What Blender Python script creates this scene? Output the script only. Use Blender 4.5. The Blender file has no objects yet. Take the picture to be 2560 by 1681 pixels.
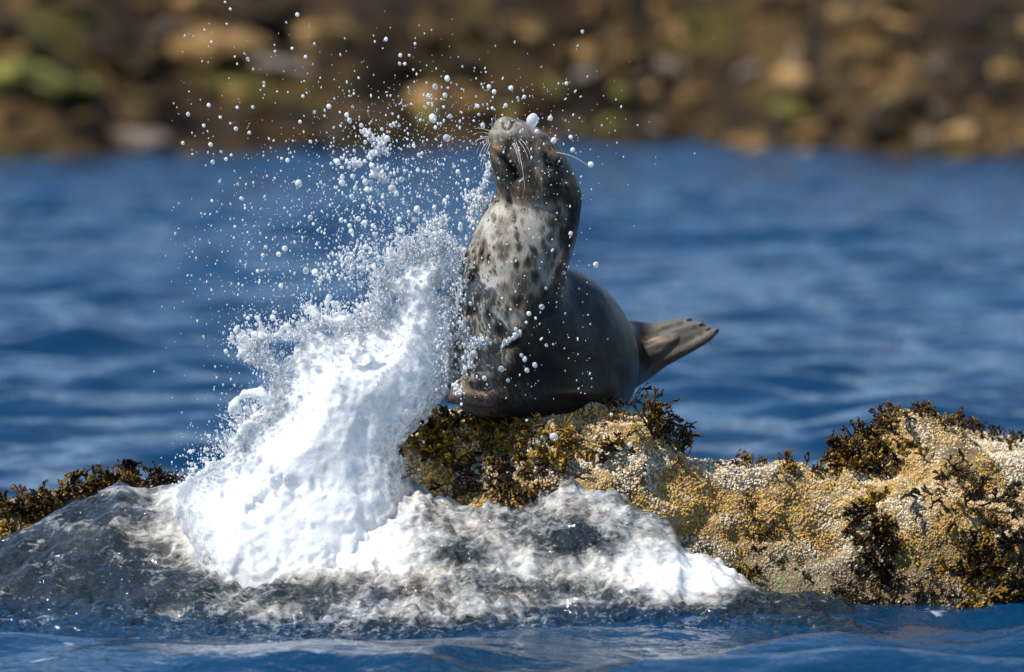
import bpy, bmesh, math, random
import numpy as np
from mathutils import Vector, Matrix, Quaternion
from mathutils.bvhtree import BVHTree

# ------------------------------------------------------------------ camera, sky, sun, exposure
SC = bpy.context.scene
COL = SC.collection
CAM = np.array((0.0, -20.0, 1.70))          # eye height of somebody standing in a small boat
FPX = 20000.0                               # focal length in photograph pixels (about 280 mm)
PITCH = math.atan2(CAM[2] - 0.69, 20.0)
cam_d = bpy.data.cameras.new('camera')
cam_d.sensor_width = 36.0
cam_d.lens = 36.0 * FPX / 2560.0
cam_d.clip_start = 0.5
cam_d.clip_end = 2000.0
cam_d.dof.use_dof = True
cam_d.dof.focus_distance = 20.0
cam_d.dof.aperture_fstop = 3.2
cam = bpy.data.objects.new('camera', cam_d)
cam.location = CAM
cam.rotation_euler = (math.pi / 2 - PITCH, 0, 0)
COL.objects.link(cam)
SC.camera = cam

SUN_ELEV, SUN_AZ = math.radians(53), math.radians(-118)   # azimuth clockwise from +Y: sun at the left, towards the camera
world = bpy.data.worlds.new('World')
SC.world = world
world.use_nodes = True
wn = world.node_tree
sky = wn.nodes.new('ShaderNodeTexSky')
sky.sky_type = 'NISHITA'
sky.sun_disc = False
sky.sun_elevation = SUN_ELEV
sky.sun_rotation = SUN_AZ
sky.air_density = 1.0
sky.dust_density = 0.0
sky.ozone_density = 3.2
wn.nodes['Background'].inputs['Strength'].default_value = 0.11
wn.links.new(sky.outputs[0], wn.nodes['Background'].inputs['Color'])

sun_d = bpy.data.lights.new('sun', 'SUN')
sun_d.energy = 5.0
sun_d.angle = math.radians(0.5)
sun_d.color = (1.0, 0.945, 0.86)
sun = bpy.data.objects.new('sun', sun_d)
sdir = Vector((math.sin(SUN_AZ) * math.cos(SUN_ELEV), math.cos(SUN_AZ) * math.cos(SUN_ELEV), math.sin(SUN_ELEV)))
sun.rotation_euler = (-sdir).to_track_quat('-Z', 'Y').to_euler()
sun.location = (-6, -8, 12)
COL.objects.link(sun)

SC.view_settings.view_transform = 'Standard'
SC.view_settings.look = 'None'
SC.view_settings.exposure = 0.62
SC.view_settings.gamma = 1.0
SC.cycles.use_denoising = True
SC.cycles.max_bounces = 8
SC.cycles.transparent_max_bounces = 24
SC.cycles.caustics_reflective = False
SC.cycles.caustics_refractive = False
SC.cycles.sample_clamp_indirect = 6.0

# ------------------------------------------------------------------ helpers
FWD = np.array((0.0, math.cos(PITCH), -math.sin(PITCH)))
UPV = np.array((0.0, math.sin(PITCH), math.cos(PITCH)))

def at(px, py, Y):
    """point at depth Y seen at photograph pixel (px, py)"""
    d = FWD + np.array((1.0, 0, 0)) * ((px - 1280.0) / FPX) + UPV * ((840.5 - py) / FPX)
    t = (Y - CAM[1]) / d[1]
    return CAM + d * t

def pix(P):
    """photograph pixel of points (n,3)"""
    v = np.asarray(P, float) - CAM
    f = v @ FWD
    return np.stack((1280.0 + FPX * v[..., 0] / f, 840.5 - FPX * (v @ UPV) / f), -1)

def on_water(px, py):
    d = FWD + np.array((1.0, 0, 0)) * ((px - 1280.0) / FPX) + UPV * ((840.5 - py) / FPX)
    return CAM + d * (-CAM[2] / d[2])

def sstep(a, b, x):
    t = np.clip((np.asarray(x, float) - a) / (b - a), 0, 1)
    return t * t * (3 - 2 * t)

def smin(a, b, k):
    h = np.clip(0.5 + 0.5 * (b - a) / k, 0, 1)
    return b + (a - b) * h - k * h * (1 - h)

def smax(a, b, k):
    return -smin(-a, -b, k)

def bspl(n, h, lam):
    t = np.arange(n) * h / lam
    i = np.floor(t).astype(int)
    f = t - i
    W = np.zeros((n, i.max() + 4))
    r = np.arange(n)
    W[r, i] = (1 - f) ** 3 / 6
    W[r, i + 1] = (3 * f ** 3 - 6 * f ** 2 + 4) / 6
    W[r, i + 2] = (-3 * f ** 3 + 3 * f ** 2 + 3 * f + 1) / 6
    W[r, i + 3] = f ** 3 / 6
    return W.astype(np.float32)

def gnoise(shape, h, lam, seed):
    """smooth noise of unit deviation on a regular grid; h spacing, lam feature size (scalars or per axis)"""
    rng = np.random.default_rng(seed)
    lam = (lam,) * len(shape) if np.isscalar(lam) else lam
    h = (h,) * len(shape) if np.isscalar(h) else h
    Ws = [bspl(n, hh, l) for n, hh, l in zip(shape, h, lam)]
    g = rng.standard_normal([w.shape[1] for w in Ws]).astype(np.float32)
    for ax, W in enumerate(Ws):
        g = np.moveaxis(np.tensordot(W, g, axes=(1, ax)), 0, ax)
    return (g / (g.std() + 1e-9)).astype(np.float32)

def pnoise(P, lam, seed):
    """value noise, about -1..1, at points"""
    q = np.asarray(P, float) / lam + 100.37 * (seed + 1)
    i = np.floor(q).astype(np.int64)
    f = q - i
    f = f * f * (3 - 2 * f)
    out = np.zeros(len(q))
    for c in range(8):
        b = np.array((c & 1, (c >> 1) & 1, (c >> 2) & 1))
        k = i + b
        hsh = (k[:, 0] * 73856093) ^ (k[:, 1] * 19349663) ^ (k[:, 2] * 83492791) ^ (seed * 2654435)
        hsh = (hsh ^ (hsh >> 13)) * 1274126177
        hsh = hsh ^ (hsh >> 16)
        v = (hsh & 0xFFFF) / 32767.5 - 1
        w = np.prod(np.where(b, f, 1 - f), axis=1)
        out += v * w
    return out

def fbm(P, lam, seed, octaves=4, gain=0.5):
    s, a = np.zeros(len(P)), 1.0
    for o in range(octaves):
        s += a * pnoise(P, lam, seed + o)
        lam *= 0.5
        a *= gain
    return s

def surface_nets(F, org, h):
    """quads of the zero surface of grid F (negative inside)"""
    ins = F < 0
    nx, ny, nz = F.shape
    S = np.zeros((nx - 1, ny - 1, nz - 1), np.int8)
    for a in (0, 1):
        for b in (0, 1):
            for c in (0, 1):
                S += ins[a:nx - 1 + a, b:ny - 1 + b, c:nz - 1 + c]
    act = (S > 0) & (S < 8)
    I = np.argwhere(act)
    idx = np.full(act.shape, -1, np.int64)
    idx[act] = np.arange(len(I))
    acc = np.zeros((len(I), 3))
    cnt = np.zeros(len(I))
    for ax in range(3):
        o = [0, 1, 2]
        o.remove(ax)
        for a in (0, 1):
            for b in (0, 1):
                c0 = I.copy()
                c0[:, o[0]] += a
                c0[:, o[1]] += b
                c1 = c0.copy()
                c1[:, ax] += 1
                v0 = F[c0[:, 0], c0[:, 1], c0[:, 2]]
                v1 = F[c1[:, 0], c1[:, 1], c1[:, 2]]
                m = (v0 < 0) != (v1 < 0)
                t = np.where(m, v0 / np.where(m, v0 - v1, 1), 0)
                p = (c0 - I).astype(float)
                p[:, ax] += t
                acc[m] += p[m]
                cnt[m] += 1
    V = (I + acc / cnt[:, None]) * h + np.asarray(org)
    quads = []
    for ax in range(3):
        u, v = (ax + 1) % 3, (ax + 2) % 3
        sl0 = [slice(None)] * 3
        sl1 = [slice(None)] * 3
        sl0[ax] = slice(0, -1)
        sl1[ax] = slice(1, None)
        e = ins[tuple(sl0)] != ins[tuple(sl1)]
        E = np.argwhere(e)
        ok = (E[:, u] > 0) & (E[:, v] > 0) & (E[:, u] < F.shape[u] - 1) & (E[:, v] < F.shape[v] - 1)
        E = E[ok]
        q = []
        for du, dv in ((-1, -1), (0, -1), (0, 0), (-1, 0)):
            c = E.copy()
            c[:, u] += du
            c[:, v] += dv
            q.append(idx[c[:, 0], c[:, 1], c[:, 2]])
        q = np.stack(q, 1)
        flip = ~ins[E[:, 0], E[:, 1], E[:, 2]]
        q[flip] = q[flip][:, ::-1]
        quads.append(q)
    return V, np.concatenate(quads)

def mesh_np(name, V, Fq, smooth=True):
    me = bpy.data.meshes.new(name)
    V = np.asarray(V, np.float32)
    Fq = np.asarray(Fq, np.int32)
    k = Fq.shape[1]
    me.vertices.add(len(V))
    me.vertices.foreach_set('co', V.ravel())
    me.loops.add(Fq.size)
    me.loops.foreach_set('vertex_index', Fq.ravel())
    me.polygons.add(len(Fq))
    me.polygons.foreach_set('loop_start', np.arange(0, Fq.size, k, dtype=np.int32))
    me.polygons.foreach_set('loop_total', np.full(len(Fq), k, np.int32))
    me.polygons.foreach_set('use_smooth', np.full(len(Fq), smooth))
    me.update(calc_edges=True)
    me.validate()
    return me

def attr(me, name, vals):
    a = me.attributes.new(name, 'FLOAT', 'POINT')
    a.data.foreach_set('value', np.asarray(vals, np.float32))

def cattr(me, name, vals):
    a = me.attributes.new(name, 'FLOAT_COLOR', 'POINT')
    v = np.ones((len(vals), 4), np.float32)
    v[:, :3] = vals
    a.data.foreach_set('color', v.ravel())

def obj(name, me, mat=None, parent=None, label=None, cat=None, group=None, kind=None, loc=None):
    o = bpy.data.objects.new(name, me)
    if mat is not None and me is not None and not me.materials:
        me.materials.append(mat)
    if loc is not None:
        o.location = loc
    if parent is not None:
        o.parent = parent
    for k, v in (('label', label), ('category', cat), ('group', group), ('kind', kind)):
        if v:
            o[k] = v
    COL.objects.link(o)
    return o

def recentre(me, c):
    n = len(me.vertices)
    a = np.empty(n * 3, np.float32)
    me.vertices.foreach_get('co', a)
    a = a.reshape(-1, 3) - np.asarray(c, np.float32)
    me.vertices.foreach_set('co', a.ravel())
    me.update()

def grid_mesh(name, X, Y, Z):
    nx, ny = len(X), len(Y)
    gx, gy = np.meshgrid(X, Y, indexing='ij')
    V = np.stack((gx.ravel(), gy.ravel(), Z.ravel()), 1)
    i = np.arange(nx * ny).reshape(nx, ny)
    q = np.stack((i[:-1, :-1], i[1:, :-1], i[1:, 1:], i[:-1, 1:]), -1).reshape(-1, 4)
    return mesh_np(name, V, q), V

# ------------------------------------------------------------------ material helpers
class Mat:
    def __init__(s, name):
        s.m = bpy.data.materials.new(name)
        s.m.use_nodes = True
        s.t = s.m.node_tree
        s.t.nodes.clear()
        s.out = s.n('ShaderNodeOutputMaterial')
    def n(s, typ, **kw):
        nd = s.t.nodes.new(typ)
        for k, v in kw.items():
            setattr(nd, k, v)
        return nd
    def put(s, sock, v):
        if isinstance(v, bpy.types.NodeSocket):
            s.t.links.new(v, sock)
        elif v is not None:
            if hasattr(sock.default_value, '__len__') and len(sock.default_value) == 4 and len(v) == 3:
                v = (*v, 1)
            sock.default_value = v
    def pr(s, **kw):
        p = s.n('ShaderNodeBsdfPrincipled')
        for k, v in kw.items():
            s.put(p.inputs[k.replace('_', ' ')], v)
        return p.outputs[0]
    def noise(s, scale, detail=3, rough=.55, vec=None, dist=0):
        t = s.n('ShaderNodeTexNoise')
        t.inputs['Scale'].default_value = scale
        t.inputs['Detail'].default_value = detail
        t.inputs['Roughness'].default_value = rough
        t.inputs['Distortion'].default_value = dist
        s.put(t.inputs['Vector'], vec or s.co())
        return t.outputs['Fac']
    def voro(s, scale, vec=None, out='Distance', feature='F1'):
        t = s.n('ShaderNodeTexVoronoi', feature=feature)
        t.inputs['Scale'].default_value = scale
        s.put(t.inputs['Vector'], vec or s.co())
        return t.outputs[out]
    def co(s, scale=None, out='Object'):
        c = s.n('ShaderNodeTexCoord').outputs[out]
        if scale:
            m = s.n('ShaderNodeMapping')
            m.inputs['Scale'].default_value = scale
            s.put(m.inputs['Vector'], c)
            c = m.outputs[0]
        return c
    def pos(s, scale=None):
        c = s.n('ShaderNodeNewGeometry').outputs['Position']
        if scale:
            m = s.n('ShaderNodeMapping')
            m.inputs['Scale'].default_value = scale
            s.put(m.inputs['Vector'], c)
            c = m.outputs[0]
        return c
    def at(s, name, out='Fac'):
        return s.n('ShaderNodeAttribute', attribute_name=name).outputs[out]
    def ramp(s, fac, stops, interp='LINEAR'):
        r = s.n('ShaderNodeValToRGB')
        r.color_ramp.interpolation = interp
        e = r.color_ramp.elements
        while len(e) < len(stops):
            e.new(0.5)
        for el, (p, c) in zip(e, stops):
            el.position = p
            el.color = (*c, 1) if hasattr(c, '__len__') else (c, c, c, 1)
        s.put(r.inputs[0], fac)
        return r.outputs[0]
    def math(s, op, a, b=None, c=None, clamp=False):
        m = s.n('ShaderNodeMath', operation=op, use_clamp=clamp)
        for i, v in enumerate((a, b, c)):
            if v is not None:
                s.put(m.inputs[i], v)
        return m.outputs[0]
    def mix(s, f, a, b, blend='MIX'):
        m = s.n('ShaderNodeMix', data_type='RGBA', blend_type=blend)
        s.put(m.inputs[0], f)
        s.put(m.inputs[6], a)
        s.put(m.inputs[7], b)
        return m.outputs[2]
    def bump(s, h, strength=.5, dist=.01, normal=None):
        b = s.n('ShaderNodeBump')
        b.inputs['Strength'].default_value = strength
        b.inputs['Distance'].default_value = dist
        s.put(b.inputs['Height'], h)
        if normal:
            s.put(b.inputs['Normal'], normal)
        return b.outputs[0]
    def shade(s, f, a, b):
        m = s.n('ShaderNodeMixShader')
        s.put(m.inputs[0], f)
        s.t.links.new(a, m.inputs[1])
        s.t.links.new(b, m.inputs[2])
        return m.outputs[0]
    def bsdf(s, typ, **kw):
        p = s.n('ShaderNodeBsdf' + typ)
        for k, v in kw.items():
            s.put(p.inputs[k.replace('_', ' ')], v)
        return p.outputs[0]
    def done(s, sh):
        s.t.links.new(sh, s.out.inputs[0])
        return s.m

random.seed(7)
RNG = np.random.default_rng(7)

# ------------------------------------------------------------------ materials
def m_sea():
    m = Mat('sea water')
    p = m.pos()
    rip = m.noise(13, 3, .55, m.pos((1, 1.0, 1)))
    fine = m.noise(38, 3, .6, m.pos((1, .8, 1)))
    calm = m.math('MULTIPLY_ADD', m.at('calm'), -.55, 1.0)
    nrm = m.bump(m.math('MULTIPLY', fine, calm), .35, .006, m.bump(m.math('MULTIPLY', rip, calm), .6, .022))
    col = m.ramp(m.noise(.35, 2, .5, p), [(.3, (.001, .018, .052)), (.7, (.002, .030, .074))])
    body = m.pr(Base_Color=col, Roughness=.06, IOR=1.33, Normal=nrm)
    # thin rags of old foam
    rag = m.math('MULTIPLY', m.ramp(m.noise(2.4, 5, .65, m.pos((1, .8, 1)), .6), [(.67, 0.), (.74, .6)]),
                 m.ramp(m.at('near'), [(.2, 0.), (.8, 1.)]))
    foam = m.pr(Base_Color=(.62, .66, .70), Roughness=.6)
    return m.done(m.shade(rag, body, foam))

def foam_group(m, nrm, sss=.012):
    f = m.pr(Base_Color=(.90, .92, .94), Roughness=.35, Normal=nrm, Subsurface_Weight=1.0, Subsurface_Radius=(1, 1, 1), Subsurface_Scale=sss)
    t = m.bsdf('Translucent', Color=(.88, .92, .96), Normal=nrm)
    return m.shade(.22, f, t)

def clear_group(m, nrm, tint=(.93, .96, .97)):
    fr = m.n('ShaderNodeFresnel')
    fr.inputs['IOR'].default_value = 1.33
    m.put(fr.inputs['Normal'], nrm)
    k = m.math('MULTIPLY_ADD', fr.outputs[0], 1.0, .03, clamp=True)
    return m.shade(k, m.bsdf('Transparent', Color=tint), m.bsdf('Glossy', Color=(1, 1, 1), Roughness=.05, Normal=nrm))

def m_wash():
    m = Mat('wash water')
    fl = m.n('ShaderNodeMapping')
    fl.inputs['Rotation'].default_value = (0, math.radians(14), math.radians(-28))
    fl.inputs['Scale'].default_value = (.62, 1, 1)
    m.put(fl.inputs['Vector'], m.n('ShaderNodeNewGeometry').outputs['Position'])
    fl = fl.outputs[0]
    n1 = m.noise(30, 2.5, .55, fl, .4)
    n2 = m.noise(95, 1.5, .5, fl, .4)
    vor = m.voro(120)
    h = m.math('ADD', m.math('MULTIPLY', n1, 1.25), m.math('MULTIPLY', n2, .28))
    nrm = m.bump(h, 1.0, .026)
    murk = m.ramp(m.noise(8, 5, .65, fl, .8), [(.34, (.005, .009, .012)), (.55, (.013, .019, .021)), (.68, (.032, .036, .033)), (.80, (.09, .075, .045))])
    murk = m.mix(m.math('MULTIPLY_ADD', m.at('foam'), 1.8, -.20, clamp=True), murk, m.mix(m.ramp(m.noise(11, 4, .6, fl), [(.4, 0.), (.62, 1.)]), (.16, .165, .16), (.34, .27, .17)))
    murk = m.mix(m.at('deep'), murk, (.002, .024, .058))
    water = m.pr(Base_Color=murk, Roughness=.035, IOR=1.5, Normal=nrm)
    clear = clear_group(m, nrm, (.80, .82, .80))
    water = m.shade(.18, water, clear)
    nf = m.bump(m.math('ADD', h, m.math('MULTIPLY', m.noise(260, 3, .6), .35)), .65, .012)
    foam = foam_group(m, nf)
    lace = m.noise(22, 8, .76, fl, .35)
    k = m.math('ADD', m.at('foam'), m.math('MULTIPLY_ADD', lace, 1.9, -.95))
    k = m.math('ADD', k, m.math('MULTIPLY_ADD', m.noise(90, 4, .7, fl), .7, -.35))
    k = m.ramp(k, [(.15, 0.), (.50, .36), (.95, .97)])
    return m.done(m.shade(k, water, foam))

def m_splash():
    m = Mat('splash foam')
    n1 = m.noise(60, 5, .65)
    n2 = m.noise(200, 3, .6)
    nrm = m.bump(m.math('ADD', n1, m.math('MULTIPLY', n2, .6)), .55, .010)
    foam = m.shade(.26, foam_group(m, nrm, .020), m.bsdf('Transparent'))
    clear = clear_group(m, nrm, (.92, .95, .97))
    k = m.math('ADD', m.at('foam'), m.math('MULTIPLY_ADD', m.noise(45, 6, .75), 2.4, -1.2))
    k = m.ramp(k, [(.0, 0.05), (.55, 1.)])
    return m.done(m.shade(k, clear, foam))

def m_drop():
    m = Mat('water droplet')
    f = m.pr(Base_Color=(.86, .88, .90), Roughness=.15, IOR=1.33)
    t = m.bsdf('Translucent', Color=(.9, .93, .96))
    w = m.shade(.45, f, t)
    lw = m.n('ShaderNodeNewGeometry').outputs['Random Per Island']
    oi = m.n('ShaderNodeObjectInfo').outputs['Random']
    k = m.ramp(m.math('FRACT', m.math('ADD', lw, oi)), [(.0, .30), (.6, .85)])
    n = m.bump(m.noise(120, 2), .3, .004)
    return m.done(m.shade(k, clear_group(m, n, (.95, .97, .98)), w))

def m_rock():
    m = Mat('wet rock')
    n = m.noise(9, 8, .62, dist=.3)
    col = m.ramp(n, [(.28, (.022, .016, .010)), (.42, (.085, .060, .030)), (.56, (.20, .135, .055)), (.75, (.36, .30, .21))])
    wet = m.ramp(m.at('wet'), [(0., 1.), (1., .42)])
    col = m.mix(1.0, col, wet, 'MULTIPLY')
    green = m.math('MULTIPLY', m.ramp(m.noise(13, 4, .6), [(.58, 0.), (.66, 1.)]), m.at('green'))
    col = m.mix(green, col, (.075, .12, .012))
    h = m.math('ADD', m.noise(40, 6, .65), m.math('MULTIPLY', m.voro(140), .5))
    rough = m.ramp(m.at('wet'), [(0., .75), (1., .28)])
    return m.done(m.pr(Base_Color=col, Roughness=rough, Normal=m.bump(h, .8, .012)))

def m_barnacle():
    m = Mat('barnacle shell')
    col = m.mix(m.ramp(m.noise(300, 2), [(.3, 0.), (.7, .2)]), m.at('tint', 'Color'), (.10, .07, .03))
    return m.done(m.pr(Base_Color=col, Roughness=m.at('gloss'), Normal=m.bump(m.noise(500, 2), .4, .002)))

def m_weed(name, a, b, c):
    m = Mat(name)
    r = m.n('ShaderNodeObjectInfo').outputs['Random']
    k = m.math('ADD', m.math('MULTIPLY', r, .75), m.math('MULTIPLY_ADD', m.noise(40, 3), .8, -.25))
    col = m.ramp(k, [(.05, a), (.5, b), (.95, c)])
    p = m.pr(Base_Color=col, Roughness=.22, IOR=1.4, Normal=m.bump(m.noise(160, 3), .5, .004))
    t = m.bsdf('Translucent', Color=m.mix(1.0, col, (2.2, 1.7, .8), 'MULTIPLY'))
    return m.done(m.shade(.38, p, t))

def m_seal():
    m = Mat('seal fur')
    co = m.co((1, 1, .22))
    st = m.noise(150, 4, .65, co)
    st2 = m.noise(420, 2, .6, co)
    blot = m.noise(26, 4, .62, m.co((1, 1, .6)), .6)
    dark = m.at('dark')
    d = m.math('ADD', dark, m.math('MULTIPLY_ADD', blot, 1.1, -.55))
    d = m.math('ADD', d, m.math('MULTIPLY_ADD', st, .75, -.375))
    pale = m.mix(m.ramp(m.noise(9, 3), [(.35, 0.), (.65, 1.)]), (.34, .33, .30), (.25, .235, .20))
    col = m.ramp(d, [(.10, (1, 1, 1)), (.36, (.60, .56, .52)), (.66, (.22, .165, .13)), (1.0, (.026, .022, .022))])
    col = m.mix(1.0, col, pale, 'MULTIPLY')
    dk = m.ramp(d, [(.5, (0, 0, 0)), (1.0, (.002, .002, .003))])
    col = m.mix(1.0, col, dk, 'ADD')
    col = m.mix(m.at('flip'), col, m.mix(m.noise(22, 4, .6, m.co((.3, 1, 1))), (.06, .056, .05), (.15, .14, .122)))
    col = m.mix(m.at('tan'), col, (.42, .27, .15))
    col = m.mix(m.at('black'), col, (.006, .005, .005))
    col = m.mix(m.ramp(st2, [(.35, .0), (.75, .35)]), col, m.mix(1.0, col, (1.7, 1.65, 1.55), 'MULTIPLY'))
    rough = m.ramp(m.at('wetcoat'), [(0., .48), (1., .30)])
    h = m.math('ADD', st, m.math('MULTIPLY', st2, .6))
    return m.done(m.pr(Base_Color=col, Roughness=rough, Specular_IOR_Level=m.ramp(m.at('wetcoat'), [(0., .20), (1., .07)]), Normal=m.bump(h, .32, .006),
                       Diffuse_Roughness=.3))

def m_simple(name, col, rough=.5, **kw):
    m = Mat(name)
    c = m.mix(m.ramp(m.noise(60, 3), [(.3, 0.), (.7, .3)]), col, tuple(x * .55 for x in col))
    return m.done(m.pr(Base_Color=c, Roughness=rough, **kw))

def m_shore():
    m = Mat('weedy shore')
    n = m.noise(1.6, 6, .62, m.pos((1, .5, 1)), .4)
    col = m.ramp(n, [(.34, (.006, .004, .002)), (.50, (.028, .016, .006)), (.60, (.085, .050, .014)), (.72, (.21, .135, .045))])
    g = m.ramp(m.noise(1.1, 3, .5, m.pos((1, .4, 1))), [(.55, 0.), (.68, .7)])
    col = m.mix(g, col, (.07, .062, .008))
    return m.done(m.pr(Base_Color=col, Roughness=.6, Specular_IOR_Level=.15, Normal=m.bump(m.noise(5, 6, .65), 1.0, .16)))

def m_boulder(name, a, b, c):
    m = Mat(name)
    oi = m.n('ShaderNodeObjectInfo').outputs['Random']
    n = m.math('ADD', m.noise(2.3, 6, .6, dist=.4), m.math('MULTIPLY_ADD', oi, .24, -.12))
    col = m.ramp(n, [(.34, a), (.48, b), (.64, c)])
    return m.done(m.pr(Base_Color=col, Roughness=.6, Specular_IOR_Level=.2, Normal=m.bump(m.noise(12, 6, .65), .7, .05)))

SEA, WASH, SPLASH, DROP, ROCK, BARN, SEAL = m_sea(), m_wash(), m_splash(), m_drop(), m_rock(), m_barnacle(), m_seal()
WEED_B = m_weed('brown wrack', (.022, .012, .004), (.085, .045, .008), (.24, .15, .014))
WEED_G = m_weed('golden wrack', (.05, .028, .005), (.20, .125, .010), (.42, .29, .022))
WEED_D = m_weed('dark wrack', (.010, .007, .005), (.032, .020, .010), (.085, .050, .012))
WEED_L = m_weed('green weed', (.03, .045, .004), (.07, .12, .008), (.16, .22, .02))

# ------------------------------------------------------------------ sea
def spread(segs):
    out = [segs[0][0]]
    for a, b, d0, d1 in segs:
        x = a
        while x < b - 1e-6:
            t = (x - a) / (b - a)
            x = min(b, x + d0 + (d1 - d0) * t)
            out.append(x)
    return np.array(out)

def sea_height(gx, gy):
    rng = np.random.default_rng(31)
    z = np.zeros_like(gx)
    for i in range(74):
        lam = .27 * (1.5 / .27) ** rng.random() if i < 52 else .11 * 3 ** rng.random()
        a = math.radians(rng.normal(-75, 38))          # the chop runs towards the camera and across
        k = 2 * math.pi / lam
        ph = rng.random() * 6.28
        amp = (.0112 if i < 52 else .0045) * lam
        # waves come in groups, no crest runs on for ever
        env = .55 + .45 * np.sin(gx * (.8 + rng.random()) / lam * .9 + gy * (rng.random() - .5) * 1.6 / lam + rng.random() * 6.28)
        w = np.sin(k * (gx * math.cos(a) + gy * math.sin(a)) + ph)
        z += amp * env * (w + .25 * (w * w - .5))
    return z

xs = spread([(-90, -7, 4, .5), (-7, -4.2, .25, .05), (-4.2, 4.2, .038, .038), (4.2, 7, .05, .25), (7, 90, .5, 4)])
ys = spread([(-60, -4, 4, .3), (-4, -2.4, .1, .03), (-2.4, 4, .022, .03), (4, 52, .04, .095)])
gx, gy = np.meshgrid(xs, ys, indexing='ij')
zs = sea_height(gx, gy)
fade = 1 / (1 + (np.maximum(0, np.abs(gx) - 6) / 6) ** 2) / (1 + (np.maximum(0, -3 - gy) / 3) ** 2)
calm = np.exp(-((gx + .35) / 1.0) ** 4) * sstep(-1.45, -1.05, gy) * sstep(.6, .1, gy)
zs = zs * fade * (1 - .45 * calm) * (1 - .3 * sstep(20, 45, gy))
me, V = grid_mesh('sea', xs, ys, zs)
attr(me, 'calm', calm.ravel())
attr(me, 'near', sstep(3.0, -.3, V[:, 1]) * sstep(2.8, 1.0, np.abs(V[:, 0])))
obj('sea', me, SEA, kind='structure')

# seabed below, closes the place off
me, V = grid_mesh('seabed', np.linspace(-90, 90, 40), np.linspace(-60, 60, 30), np.full((40, 30), -2.5) + .2 * RNG.random((40, 30)))
obj('seabed', me, m_simple('sea floor', (.03, .035, .03), .8), kind='structure')

# ------------------------------------------------------------------ far shore
def shore_line(x):
    px = 1280 + x * FPX / 62
    return np.interp(px, [-2000, 0, 380, 900, 1300, 1750, 2150, 2560, 4500], [40.5, 38.9, 40.6, 41.6, 43.0, 44.5, 40.3, 38.3, 38.0])

def shore_z(x, y, seed=3):
    P = np.stack((np.ravel(x), np.ravel(y), np.zeros(np.size(x))), 1)
    d = np.ravel(y) - shore_line(np.ravel(x))
    base = np.where(d < 0, d * .30, .36 * np.minimum(d, 9) + .12 * np.maximum(0, np.minimum(d - 9, 22)) )
    rough = .34 * fbm(P, .9, seed, 5, .6)
    return (base + rough * sstep(-2.5, 1.5, d) - .05).reshape(np.shape(x))

xs = spread([(-60, -8, 3, .4), (-8, 8, .10, .10), (8, 60, .4, 3)])
ys = spread([(35, 38, .4, .12), (38, 50, .09, .12), (50, 75, .2, 1.5)])
gx, gy = np.meshgrid(xs, ys, indexing='ij')
me, V = grid_mesh('shore', xs, ys, shore_z(gx, gy))
obj('shore', me, m_shore(), kind='structure')

def boulder_mesh(seed):
    bm = bmesh.new()
    bmesh.ops.create_icosphere(bm, subdivisions=4, radius=1)
    rr = np.random.default_rng(seed)
    P = np.array([v.co[:] for v in bm.verts])
    for _ in range(7):                                   # a few worn flat faces
        d = rr.standard_normal(3); d /= np.linalg.norm(d)
        k = P @ d
        lim = .62 + .25 * rr.random()
        over = np.maximum(0, k - lim)
        P -= over[:, None] * d * .8
    r = 1 + .16 * fbm(P, .9, seed, 4)
    P *= r[:, None]
    P[:, 2] *= .72
    for v, p in zip(bm.verts, P):
        v.co = p
    for f in bm.faces:
        f.smooth = True
    me = bpy.data.meshes.new('boulder')
    bm.to_mesh(me)
    bm.free()
    return me

B_TAN = m_boulder('tan boulder', (.02, .012, .004), (.18, .095, .024), (.38, .24, .10))
B_GREY = m_boulder('grey boulder', (.016, .011, .008), (.10, .075, .052), (.27, .22, .17))
B_DARK = m_boulder('weedy boulder', (.006, .004, .002), (.026, .015, .006), (.10, .060, .016))
B_GREEN = m_boulder('green boulder', (.014, .012, .002), (.085, .085, .010), (.27, .25, .06))
bmeshes = {id(mt): [boulder_mesh(s * 10 + q) for q in range(3)] for s, mt in enumerate((B_TAN, B_GREY, B_DARK, B_GREEN))}

def shore_hit(px, py):
    Yq = np.arange(38.0, 60, .08)
    d = at(px, py, 40.0) - CAM
    P = CAM + d * ((Yq - CAM[1]) / d[1])[:, None]
    below = np.flatnonzero(P[:, 2] <= shore_z(P[:, 0], P[:, 1]))
    return P[below[0]] if len(below) else at(px, py, 46)

def boulder(px, py, rx, rz, mt, label, group=None):
    p = shore_hit(px, py + rz * .5)
    s = (p[1] + 20) / FPX
    ms = bmeshes[id(mt)]
    me = ms[random.randrange(3)]
    o = obj('boulder', me, mt, label=label, cat='boulder', group=group)
    o.location = (p[0], p[1] + rx * s * .3, p[2] + rz * s * .25)
    o.scale = (rx * s * 1.05, rx * s * .9, rz * s * 1.35)
    o.rotation_euler = (random.uniform(-.2, .2), random.uniform(-.25, .25), random.uniform(0, 6.28))
    # turning a stretched rock keeps its size about right because x and y are close
    return o

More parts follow.
